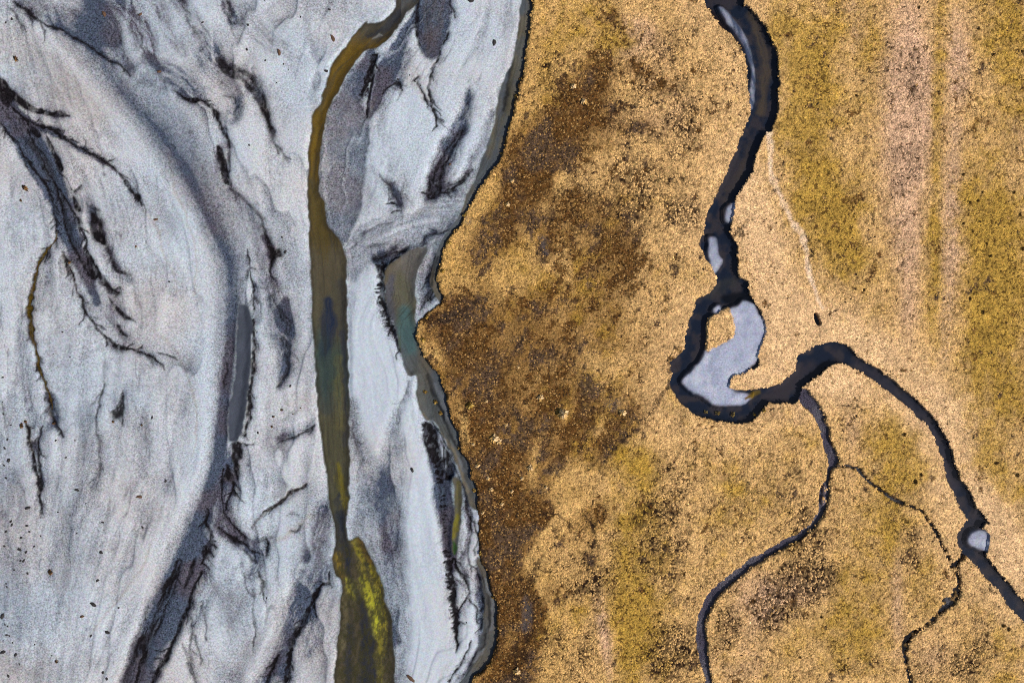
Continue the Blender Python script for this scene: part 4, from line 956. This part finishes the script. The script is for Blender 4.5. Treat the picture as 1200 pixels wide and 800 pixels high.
# water sheets
def dil(m, n=1):
    for _ in range(n):
        q = m.copy(); q[1:] |= m[:-1]; q[:-1] |= m[1:]; q[:, 1:] |= m[:, :-1]; q[:, :-1] |= m[:, 1:]
        m = q
    return m
taken = np.zeros((NY - 1, NX - 1), bool)
def water(name, m, level, mat, label, cat):
    global taken
    m = dil(fc(m), 2) & ~taken
    taken |= m
    grid_mesh(name, m, mat, level, 'structure', label, cat, False)
water('river', d_river > -.3, L_RIVER, M_river, 'shallow olive to teal river channel running the full height of the sand', 'river')
water('river_channel', (d_side > -.3) & (d_mead < 3) & ~(d_pool > 2), L_RIVER, M_river, 'narrow grey-olive side channel along the upper edge of the turf', 'river channel')
water('river_pool', (d_pool > -.3) & (d_mead < 3), L_RIVER, M_river, 'grey-brown pool turning teal and draining along the turf edge', 'pool')
water('river_channel', (d_low > -.3) & (d_mead < 3), L_RIVER, M_river, 'grey-brown channel hugging the turf edge low in the frame', 'river channel')
water('green_channel', d_green > -.3, L_RIVER, M_river, 'thin olive-green sliver of water beside the comb-edged silt', 'channel')
water('slot_pool', d_slot > -.3, L_RIVER, M_river, 'narrow slate-blue slot of water at the edge of the broad grey band', 'pool')
water('stream', (d_stream > -1.2) & mead, L_STREAM, M_stream, 'dark blue-black stream winding through the golden grassland', 'stream')
water('brook', (v_brook > .3) & mead, L_STREAM + .04, M_stream, 'thin grey-violet brook curving down from the stream bend', 'brook')
water('rill', (v_rill > .3) & mead, L_STREAM + .04, M_stream, 'dark ragged rill with boggy edges below the rounded sandbar', 'rill')
water('ditch', (v_ditch > .35) & mead, L_STREAM + .02, M_stream, 'hair-thin dark ditch linking the brook to the ragged rill', 'ditch')
water('pond', d_pond > -1, L_STREAM - .1, M_stream, 'tiny black elongated pond at the foot of the pale worn path', 'pond')

# land beyond the surveyed sheet, out to the horizon
def outer(name, poly, mat_col, label, cat):
    me = bpy.data.meshes.new(name)
    me.from_pydata([v for v in poly[0]], [], poly[1]); me.update()
    me.materials.append(flat_mat(name + '_far', mat_col, .25, .3))
    ob = bpy.data.objects.new(name, me); C.objects.link(ob); ob['kind'] = 'structure'; ob['label'] = label; ob['category'] = cat
x0, x1 = float(WX[0, 0]), float(WX[0, -1]); y1, y0 = float(WY[0, 0]), float(WY[-1, 0])
xt, xb = 3.6, -9.6; R = 4000.0
V = [(x0, y1, -.3), (xt, y1, -.3), (xb, y0, -.3), (x0, y0, -.3), (-R, R, -.3), (xt, R, -.3), (xb, -R, -.3), (-R, -R, -.3)]
outer('sand_plain', (V, [(4, 0, 1, 5), (4, 7, 3, 0), (7, 6, 2, 3)]), (200, 203, 208), 'pale sand plain continuing to the horizon', 'sand')
V = [(xt, y1, .3), (x1, y1, .3), (x1, y0, .3), (xb, y0, .3), (xt, R, .3), (R, R, .3), (R, -R, .3), (xb, -R, .3)]
outer('grassland', (V, [(4, 0, 1, 5), (5, 1, 2, 6), (6, 2, 3, 7)]), (226, 182, 116), 'golden grassland continuing to the horizon', 'grassland')

# ------------------------------------------------------------------ vegetation that nobody could count
def tuft_template(nb, seed, wide=.34, up=.8):
    r = np.random.default_rng(seed); vs = []
    for k in range(nb):
        a = 2 * math.pi * (k + r.uniform(-.35, .35)) / nb; rr = r.uniform(.75, 1.2); ww = wide * r.uniform(.8, 1.25); h = up * r.uniform(.8, 1.2)
        ca, sa = math.cos(a), math.sin(a)
        for rad, side, z in ((.02, 0, h * .95), (.58 * rr, -ww, h * .8), (rr, 0, h * .15), (.58 * rr, ww, h * .7)):
            vs.append((ca * rad - sa * side, sa * rad + ca * side, z))
    return np.array(vs, np.float32)
TEMPL = [tuft_template(5, 100 + k, .42) for k in range(8)]

def scatter(name, px, py, rad, hgt, col, mat, label, cat):
    n = len(px)
    nb = len(TEMPL[0])
    co = np.empty((n, nb, 3), np.float32)
    which = rng.integers(0, len(TEMPL), n); ang = rng.uniform(0, 2 * math.pi, n)
    T = np.stack(TEMPL)[which]
    ca, sa = np.cos(ang)[:, None], np.sin(ang)[:, None]
    el = rng.uniform(.7, 1.35, n)[:, None]
    T = T * np.stack([el, 1 / el, el * 0 + 1], -1)
    co[..., 0] = (T[..., 0] * ca - T[..., 1] * sa) * rad[:, None] + ((px - 600) * S)[:, None]
    co[..., 1] = (T[..., 0] * sa + T[..., 1] * ca) * rad[:, None] + ((400 - py) * S)[:, None]
    co[..., 2] = T[..., 2] * hgt[:, None] + (sample(Z, px, py) - .02)[:, None]
    nf = nb // 4
    q = np.arange(n * nb, dtype=np.int32).reshape(-1, 4)
    me = bpy.data.meshes.new(name)
    me.vertices.add(n * nb); me.vertices.foreach_set('co', co.ravel())
    me.loops.add(q.size); me.loops.foreach_set('vertex_index', q.ravel())
    me.polygons.add(len(q)); me.polygons.foreach_set('loop_start', np.arange(0, q.size, 4, dtype=np.int32))
    c4 = np.ones((n, nf, 4, 4), np.float32)
    c4[..., :3] = (col[:, None, :] * rng.uniform(.88, 1.12, (n, nf, 1)))[:, :, None, :]
    at = me.color_attributes.new('Col', 'FLOAT_COLOR', 'POINT'); at.data.foreach_set('color', c4.ravel())
    me.update(calc_edges=True)
    me.materials.append(mat)
    ob = bpy.data.objects.new(name, me); C.objects.link(ob)
    ob['kind'] = 'stuff'; ob['label'] = label; ob['category'] = cat
    return ob

SPC = 2.15
gx, gy = np.meshgrid(np.arange(480, 1270, SPC), np.arange(-70, 871, SPC))
gx[1::2] += SPC / 2
pxs = (gx + rng.uniform(-.45, .45, gx.shape) * SPC).ravel(); pys = (gy + rng.uniform(-.45, .45, gx.shape) * SPC).ravel()
s_ = lambda F: sample(F, pxs, pys)
ok = (s_(d_mead) > .8) & ((s_(d_stream) < -.3) | (s_(d_isl) > .1)) & (s_(d_pond) < -1.4)
isl_ok = np.zeros(len(pxs), bool)
for d in d_islets:
    isl_ok |= s_(d) > .2
ok &= (s_(v_small) < .5) | isl_ok
he, ol, sp, pl = s_(HEM), s_(OLM), s_(SPM), s_(PALE)
covp = .78 - .30 * sp - .10 * he - .55 * s_(sq) + .12 * pl - s_(path_v) * .25
clump = vnoise(pxs / 4.2, pys / 4.2, 201)
ok &= rng.random(len(pxs)) < np.clip(covp + (clump - .5) * .9 * np.clip(sp + he + .5 - .35 * pl, 0, 1), .08, 1)
pxs, pys = pxs[ok], pys[ok]
he, ol, sp, pl = he[ok], ol[ok], sp[ok], pl[ok]
n = len(pxs)
col = sample(cover, pxs, pys)
typ = np.zeros(n, int)
r = rng.random(n)
typ[r < ol * .75] = 1
typ[(rng.random(n) < he * .85)] = 2
vv = rng.uniform(.62, 1.26, (n, 1)).astype(np.float32)
vv = vv * (1 - .12 * (rng.random((n, 1)) < .25)) 
col = col * vv
hq = rng.random((n, 1))
hcol = np.where(hq < .40, alb(196, 150, 88), np.where(hq < .60, alb(112, 84, 48), alb(58, 42, 28))) * rng.uniform(.6, 1.4, (n, 1)) * (1.1 - .2 * he[:, None])
col = np.where((typ == 2)[:, None], hcol, col).astype(np.float32)
col = col * (1 - .35 * sstep(.5, 1, he) * (typ != 2))[:, None].astype(np.float32)
spark = rng.random(n) < .05
col[spark] *= 1.25
rad = (rng.uniform(.11, .245, n) * (1 + .15 * sp) * np.where(typ == 2, .8, 1.0)).astype(np.float32)
big = rng.random(n) < .06
rad[big] *= 1.35
hgt = (rad * rng.uniform(.3, .6, n) * (1 + .8 * sp) * (1 - .35 * pl)).astype(np.float32)
for t, nm, mt, lb, ct in [(0, 'dry_grass', M_grass, 'straw-coloured tussocky dry grass covering the grassland', 'grass'), (1, 'moss', M_moss, 'olive-yellow mossy tufts spread in broad streaks over the grassland', 'moss'), (2, 'heath', M_heath, 'dark brown low heath on the turf beside the river', 'heath')]:
    m = typ == t
    scatter(nm, pxs[m].astype(np.float32), pys[m].astype(np.float32), rad[m], hgt[m], col[m], mt, lb, ct)


def ico_stone(seed):
    bm = bmesh.new(); bmesh.ops.create_icosphere(bm, subdivisions=1, radius=1.0)
    r = random.Random(seed); off = [r.uniform(-9, 9) for _ in range(3)]
    for v in bm.verts:
        k = 1 + .28 * math.sin(3.1 * v.co.x + off[0]) * math.cos(2.7 * v.co.y + off[1]) + r.uniform(-.13, .13)
        v.co = Vector((v.co.x * k, v.co.y * k * .78, max(v.co.z, -.35) * k * .62))
    me = bpy.data.meshes.new('stone'); bm.to_mesh(me); bm.free()
    return me
M_stone = flat_mat('dark_lava_stone', (38, 31, 30), .4, 5)
M_rust = flat_mat('rusty_stone', (96, 66, 42), .45, 5)
STONES = [ico_stone(k) for k in range(6)]
for me in STONES: me.materials.append(M_stone)
RUST = []
for k in range(4):
    me = ico_stone(40 + k); me.materials.append(M_rust); RUST.append(me)

def tussock_mesh(seed, nb, cols):
    r = np.random.default_rng(seed)
    t = tuft_template(nb, seed, .26, .9); t2 = tuft_template(nb, seed + 1, .24, 1.25); t2[:, :2] *= .62
    v = np.vstack([t, t2]); q = np.arange(len(v)).reshape(-1, 4)
    me = bpy.data.meshes.new('tussock'); me.from_pydata(v.tolist(), [], q.tolist())
    at = me.color_attributes.new('Col', 'FLOAT_COLOR', 'POINT')
    c4 = np.ones((len(v), 4), np.float32)
    for k in range(len(q)):
        c4[4 * k:4 * k + 4, :3] = alb(*cols[r.integers(0, len(cols))]) * r.uniform(.8, 1.2)
    at.data.foreach_set('color', c4.ravel()); me.update(); me.materials.append(M_grass)
    return me
DARKT = [tussock_mesh(300 + k, 7, [(112, 78, 38), (80, 56, 30), (140, 106, 46), (60, 42, 26)]) for k in range(4)]
PALET = [tussock_mesh(320 + k, 9, [(232, 190, 128), (214, 170, 100), (244, 208, 156)]) for k in range(4)]
RUSTT = [tussock_mesh(340 + k, 8, [(84, 60, 42), (50, 38, 30), (128, 94, 56)]) for k in range(4)]
GOLDT = [tussock_mesh(360 + k, 9, [(168, 128, 50), (130, 100, 40), (206, 170, 92)]) for k in range(4)]
KINDS = {'s': ('stone', 'stone', STONES), 'r': ('stone', 'stone', RUST), 'c': ('grass_clump', 'grass clump', RUSTT), 'd': ('dark_tussock', 'tussock', DARKT), 'p': ('pale_tussock', 'tussock', PALET), 'g': ('golden_tussock', 'tussock', GOLDT)}
tr_ = random.Random(5)
def place(kind, px, py, size, label, group=None, stretch=1.0, rot=None, lift=0.0):
    nm, cat, pool = KINDS[kind]
    o = bpy.data.objects.new(nm, pool[tr_.randrange(len(pool))])
    wx, wy = to_world(px, py)
    r_ = size * S / 2 * (.78 if kind == 'c' else .8 if cat == 'tussock' and 'sod' in label else 1)
    o.location = (wx, wy, height(px, py) + lift - .02)
    o.scale = (r_ * stretch, r_, r_ * tr_.uniform(.8, 1.1))
    o.rotation_euler = (0, 0, tr_.uniform(0, 6.28) if rot is None else rot)
    o['label'] = label; o['category'] = cat
    if group: o['group'] = group
    C.objects.link(o)
    return o

# stones and clumps that can be singled out
for a in [
    ('s', 118, 647, 6.0, 'dark stone standing alone on pale sand left of the grey band, lower half', None, 1.0),
    ('c', 58, 671, 8.0, 'largest dark rusty clump on the sand near the lower left corner', None, 1.2),
    ('s', 22, 644, 5.0, 'biggest stone of the loose scatter left of the largest rusty clump', None, 1.1),
    ('s', 109, 708, 6.2, 'dark oblong stone just left of the faint brown drift line', None, 1.3),
    ('r', 96, 722, 5.0, 'rusty brown stone directly below the dark oblong stone', None, 1.3),
    ('s', 125, 741, 5.2, 'dark angular stone right beside the lower end of the drift line', None, 1.3),
    ('c', 66, 775, 6.0, 'yellow-brown clump on pale sand near the bottom edge', None, 1.0),
    ('s', 114, 680, 4.2, 'small dark stone midway between the lone stone and the oblong stone', None, 1.2),
    ('s', 18, 767, 5.0, 'dark stone low in the corner, topmost one beside the bottom left cluster', None, 1.3),
    ('s', 3, 764, 5.5, 'dark stone touching the left edge just above the bottom corner', None, 1.2),
    ('s', 2, 722, 6.0, 'blackish flat clod on the left edge below the stone scatter', None, 1.3),
    ('r', 163, 582, 5.2, 'rusty elongated stone on the sand left of the grey band, above the lone stone', None, 1.5),
    ('s', 193, 564, 3.8, 'small dark stone at the left border of the broad grey band', None, 1.2),
    ('s', 178, 489, 3.4, 'dark speck-sized stone in the pale oval left of the grey band', None, 1.4),
    ('c', 165, 498, 4.4, 'tiny orange clump below the dark speck in the pale oval', None, 1.0),
    ('c', 132, 494, 4.6, 'tiny orange clump at the foot of the dark smudge', None, 1.0),
    ('c', 61, 496, 5.5, 'orange-brown clump where the olive rill fades into a fork', None, 1.2),
    ('c', 25, 499, 7.0, 'orange-brown clump at the head of the twin dark rills', None, 1.3),
    ('c', 29, 494, 5.0, 'second orange clump at the head of the twin dark rills', None, 1.0),
    ('s', 10, 539, 5.5, 'dark stone on bare sand left of the twin dark rills', None, 1.2),
    ('s', 32, 595, 5.0, 'thin dark sliver of stone just left of the tip of the twin rills', None, 1.8),
    ('c', 29, 220, 8.0, 'long rusty clump on pale sand left of the upper dark channel', None, 1.7),
    ('c', 24, 235, 4.5, 'small rusty clump below the long rusty clump', None, 1.3),
    ('c', 18, 69, 7.0, 'brown clump streak on the tan sand in the upper left', None, 1.7),
    ('s', 6, 26, 3.5, 'brown stone close to the upper left corner', None, 1.1),
    ('s', 13, 22, 3.5, 'brown stone beside the thin dark line near the upper left corner', None, 1.1),
    ('r', 120, 15, 7.0, 'brown stone among the dark streaks at the top', None, 1.3),
    ('r', 164, 16, 4.5, 'small brown stone right of the streaked brown stone at the top', None, 1.2),
    ('r', 185, 83, 5.0, 'brown stone on the purple-grey streak above the black crescent', None, 1.2),
    ('s', 237, 26, 3.2, 'black dot of stone right of the purple-grey streaks', None, 1.0),
    ('s', 290, 29, 3.8, 'dark stone above the dark hollow of the upper middle', None, 1.0),
    ('s', 289, 58, 3.6, 'dark stone just over the dark hollow of the upper middle', None, 1.0),
    ('s', 292, 170, 3.0, 'tiny stone right of the black leaf-shaped hole', None, 1.0),
    ('c', 80, 307, 5.5, 'yellow-brown clump on the mud at the head of the orange drift line', None, 1.0),
    ('r', 182, 257, 4.5, 'brown stone lying on the faint line below the dark frayed rill', None, 1.5),
    ('r', 159, 289, 4.0, 'brown stone in the middle of the pale bar right of the rills', None, 1.0),
    ('s', 198, 330, 3.0, 'tiny dark stone on the pale bar near the grey band', None, 1.0),
    ('s', 73, 389, 3.2, 'tiny dark stone between the olive rill and the orange drift line', None, 1.0),
    ('s', 552, 1, 6.0, 'black stone at the top edge on the bright sandbar', None, 1.4),
    ('s', 579, 50, 6.5, 'black stone on the sandbar beside the upper side channel', None, 1.3),
    ('r', 390, 45, 5.5, 'elongated brown stone left of the olive bend of the river', None, 1.7),
    ('s', 386, 11, 3.6, 'dark stone near the top edge left of the olive river', None, 1.0),
    ('r', 327, 62, 5.5, 'brown stone in the pale flat beside the faint dark curve', None, 1.5),
    ('r', 527, 192, 4.2, 'orange-brown stone on the black silt streak', None, 1.0),
    ('s', 382, 83, 4.5, 'dark stone on the left brink of the olive river', None, 1.2),
    ('s', 483, 550, 4.6, 'short black sliver of stone alone on the white sandbar', None, 1.7),
    ('r', 482, 795, 7.0, 'brown driftwood-like stone at the bottom of the white sandbar', None, 1.9),
    ('s', 547, 729, 3.2, 'tiny black stone on the bar right of the comb-edged silt', None, 1.0),
    ('s', 312, 701, 3.0, 'tiny black stone above the dark crack near the bottom', None, 1.2),
    ('s', 340, 452, 3.6, 'dark stone below the purple smudge left of the river', None, 1.2),
    ('s', 302, 507, 3.4, 'dark stone right of the churned black cluster', None, 1.2),
    ('s', 330, 278, 3.2, 'dark stone just above the frayed dark patch left of the river', None, 1.0),
    ('s', 334, 295, 4.2, 'dark stone right of the frayed dark patch left of the river', None, 1.2),
    ('s', 120, 788, 4.2, 'left one of two stones close together at the bottom edge', None, 1.0),
    ('s', 125, 795, 4.2, 'right one of two stones close together at the bottom edge', None, 1.0),
    ('s', 89, 574, 4.0, 'small stone on streaked sand right of the twin dark rills', None, 1.6),
    ('s', 139, 712, 3.0, 'tiny stone just right of the drift line', None, 1.0),
    ('s', 166, 618, 3.4, 'tiny stone on the left side of the grey band', None, 1.0),
    ('s', 120, 612, 3.0, 'tiny elongated stone above the lone dark stone', None, 1.4),
]:
    place(a[0], a[1], a[2], a[3] * 1.05, a[4], a[5], a[6])

def cluster(kind, pts, size, label, group, jit=.35):
    size *= .8 if kind == 's' else 1
    for x, y in P(pts):
        place(kind, float(x), float(y), size * tr_.uniform(1 - jit, 1 + jit), label, group, tr_.uniform(1, 1.5))
cluster('s', "12,611 13,615 31,616 34,623 6,623 24,630 30,647 23,657 27,657 6,684 7,688 32,672 40,640 16,668 47,628 4,640", 3.8, 'small dark stone in the loose scatter above the largest rusty clump', 'scattered stones above the largest rusty clump')
cluster('s', "10,745 7,744 5,732 8,734 9,792 40,755 14,753 3,750 22,778 60,768", 3.6, 'small dark stone in the scatter down the bottom left corner', 'stones down the bottom left corner')
cluster('s', "3,442 2,471 3,485 2,510 5,525 4,545 8,515 12,498 6,560", 3.4, 'small dark stone in the string of specks along the left edge', 'stones strung along the left edge')
cluster('s', "62,415 82,418 87,516 77,536 65,516 106,745 81,604 89,625 67,600 100,590", 3.0, 'tiny dark stone sprinkled on the sand around the fading rills', 'tiny stones around the fading rills')
cluster('s', "311,71 332,75 338,82 324,97 330,107 310,1 352,20", 3.0, 'tiny dark stone sprinkled over the pale flat left of the olive bend', 'tiny stones on the pale flat left of the olive bend')
cluster('s', "474,79 480,88 466,92 486,95 493,100 470,100", 3.0, 'tiny dark stone on the tan patch between the grey strips', 'tiny stones between the grey strips')
cluster('c', "343,485 330,480 320,488 352,478 318,500", 3.4, 'small brown clump on the sand left of the teal river reach', 'brown clumps left of the teal river reach')

# tussocks that stand out of the turf
for a in [
    ('d', 1163, 65, 6.5, 'black round tussock on the olive strip near the upper right corner'),
    ('d', 1146, 35, 6.0, 'dark tussock above the black round one, upper right'),
    ('d', 1076, 10, 5.5, 'dark tussock on the pink strip at the top edge'),
    ('d', 1197, 61, 5.5, 'dark tussock touching the right edge near the top'),
    ('d', 1003, 113, 5.0, 'dark tussock alone between the olive and the pink strip'),
    ('d', 1012, 340, 5.0, 'small black tussock on the speckled straw left of the pale double track'),
    ('d', 1194, 252, 5.5, 'dark tussock at the right edge below the pale patch'),
    ('d', 1197, 292, 7.0, 'broad dark tussock at the right edge in the olive turf'),
    ('d', 1187, 226, 5.5, 'dark tussock upper one of the pair by the right edge'),
    ('d', 1151, 366, 6.5, 'dark tussock lowest in the olive turf right of the pale track'),
    ('d', 1136, 350, 6.0, 'dark tussock just up from the lowest one right of the pale track'),
    ('d', 1059, 509, 6.5, 'black tussock in the olive patch between ditch and long stream reach'),
    ('d', 1072, 564, 8.0, 'black bushy tussock above the thin ditch'),
    ('d', 1079, 556, 6.0, 'black tussock leaning on the bushy one above the thin ditch'),
    ('d', 1167, 542, 7.5, 'broad rusty-black tussock on the turf right of the long stream reach'),
    ('d', 1191, 556, 6.5, 'rusty-black tussock near the right edge beside the broad one'),
    ('d', 1175, 732, 7.0, 'left one of two rusty tussocks below the stream near the lower right corner'),
    ('d', 1181, 736, 7.0, 'right one of two rusty tussocks below the stream near the lower right corner'),
    ('d', 962, 722, 5.0, 'black tussock alone on olive turf below the speckled hollow'),
    ('d', 937, 769, 5.0, 'black tussock low in the olive turf between brook and rill'),
    ('d', 773, 718, 4.5, 'small black tussock in the middle of the olive turf left of the brook'),
    ('p', 580, 513, 11.0, 'bright straw hummock alone on the dark heath'),
    ('p', 585, 517, 7.0, 'small straw tussock at the foot of the bright hummock on the heath'),
    ('p', 672, 102, 8.0, 'pale tussock in the dark heath tongue, upper one'),
    ('p', 684, 120, 8.0, 'pale tussock in the dark heath tongue, lower one'),
    ('p', 595, 240, 6.0, 'pinkish pale tussock alone on dark heath near the river'),
    ('p', 600, 213, 5.5, 'small pale tussock on dark heath next to the tan river bank'),
    ('p', 633, 466, 8.0, 'rounded pale hummock left of the heath hollow'),
    ('p', 660, 485, 15.0, 'wide pale straw mound in the brown heath'),
    ('p', 729, 483, 9.0, 'pale hummock on the dark diagonal line'),
    ('p', 622, 548, 9.0, 'pale hummock at the head of the thin straw ridge'),
    ('p', 949, 622, 7.0, 'pale straw clump on the inner bank of the brook'),
    ('p', 606, 785, 9.0, 'pale clump in the dark hollow at the bottom edge'),
    ('g', 551, 475, 9.0, 'orange hummock on the heath beside the river channel'),
    ('g', 842, 484, 8.0, 'yellow sod slumped in the water at the outer bank of the tight bend'),
    ('g', 860, 486, 8.5, 'yellow sod with grey foot in the middle of the outer bank'),
    ('g', 885, 486, 7.5, 'yellow sod near the downstream end of the outer bank'),
    ('g', 828, 483, 6.0, 'small sod at the upstream end of the outer bank'),
    ('g', 895, 481, 6.5, 'straw sod where the outer bank meets the straight bank'),
    ('g', 498, 459, 7.0, 'rusty sod standing in the water of the turf-edge channel, left one'),
    ('g', 510, 471, 7.0, 'rusty sod standing in the water of the turf-edge channel, middle one'),
    ('g', 516, 484, 7.0, 'rusty sod standing in the water of the turf-edge channel, lowest one'),
]:
    place(a[0], a[1], a[2], a[3] * (.72 if a[0] == 'd' else 1), a[4], 'tussocks standing out of the turf', 1.35 if a[0] == 'd' else 1.1, None, .10 if a[0] == 'g' and a[1] > 520 and a[1] < 900 and a[2] > 480 else 0.0)
cluster('d', "1136,238 1145,236 1137,212 1147,260 1139,272 1150,226 1128,205 1160,300 1172,318 1128,262 1180,330 1155,286", 3.8, 'dark tussock in the speckling on the olive turf right of the pale track', 'dark tussocks right of the pale track')
cluster('p', "572,560 576,573 593,498 600,575 560,545 612,560 588,590 566,600 640,570 555,520 607,430 570,470", 4.6, 'small pale tussock dotted over the dark heath beside the river', 'pale tussocks dotted over the dark heath')
for x, y, lb in [(605, 112, 'golden tussock on the turf edge where the upper side channel is widest'), (611, 92, 'golden tussock highest up on the turf edge, above the widest side channel'), (597, 150, 'golden tussock on the turf edge where the upper side channel starts narrowing'),
                 (588, 180, 'golden tussock on the turf edge across from the black silt streak'), (545, 252, 'golden tussock on the turf edge below the tan bank strip'), (527, 285, 'golden tussock on the turf edge where the side channel is thinnest'), (519, 318, 'golden tussock on the turf nose beside the grey-brown pool'),
                 (500, 372, 'golden tussock on the turf point that juts out towards the pool'), (496, 398, 'golden tussock on the turf edge beside the teal end of the pool'), (538, 525, 'golden tussock on the turf edge opposite the black silt tongue'), (556, 575, 'golden tussock on the turf edge level with the green sliver of water'),
                 (563, 648, 'golden tussock on the turf edge beside the narrow pale bar'), (578, 700, 'golden tussock on the turf edge where the lower channel bulges outward'), (584, 735, 'golden tussock lowest on the turf edge, beside the bulging lower channel')]:
    place('g', x, y, 5 * tr_.uniform(.8, 1.3), lb, 'tussocks along the ragged turf edge', 1.2)
print('tufts', n)
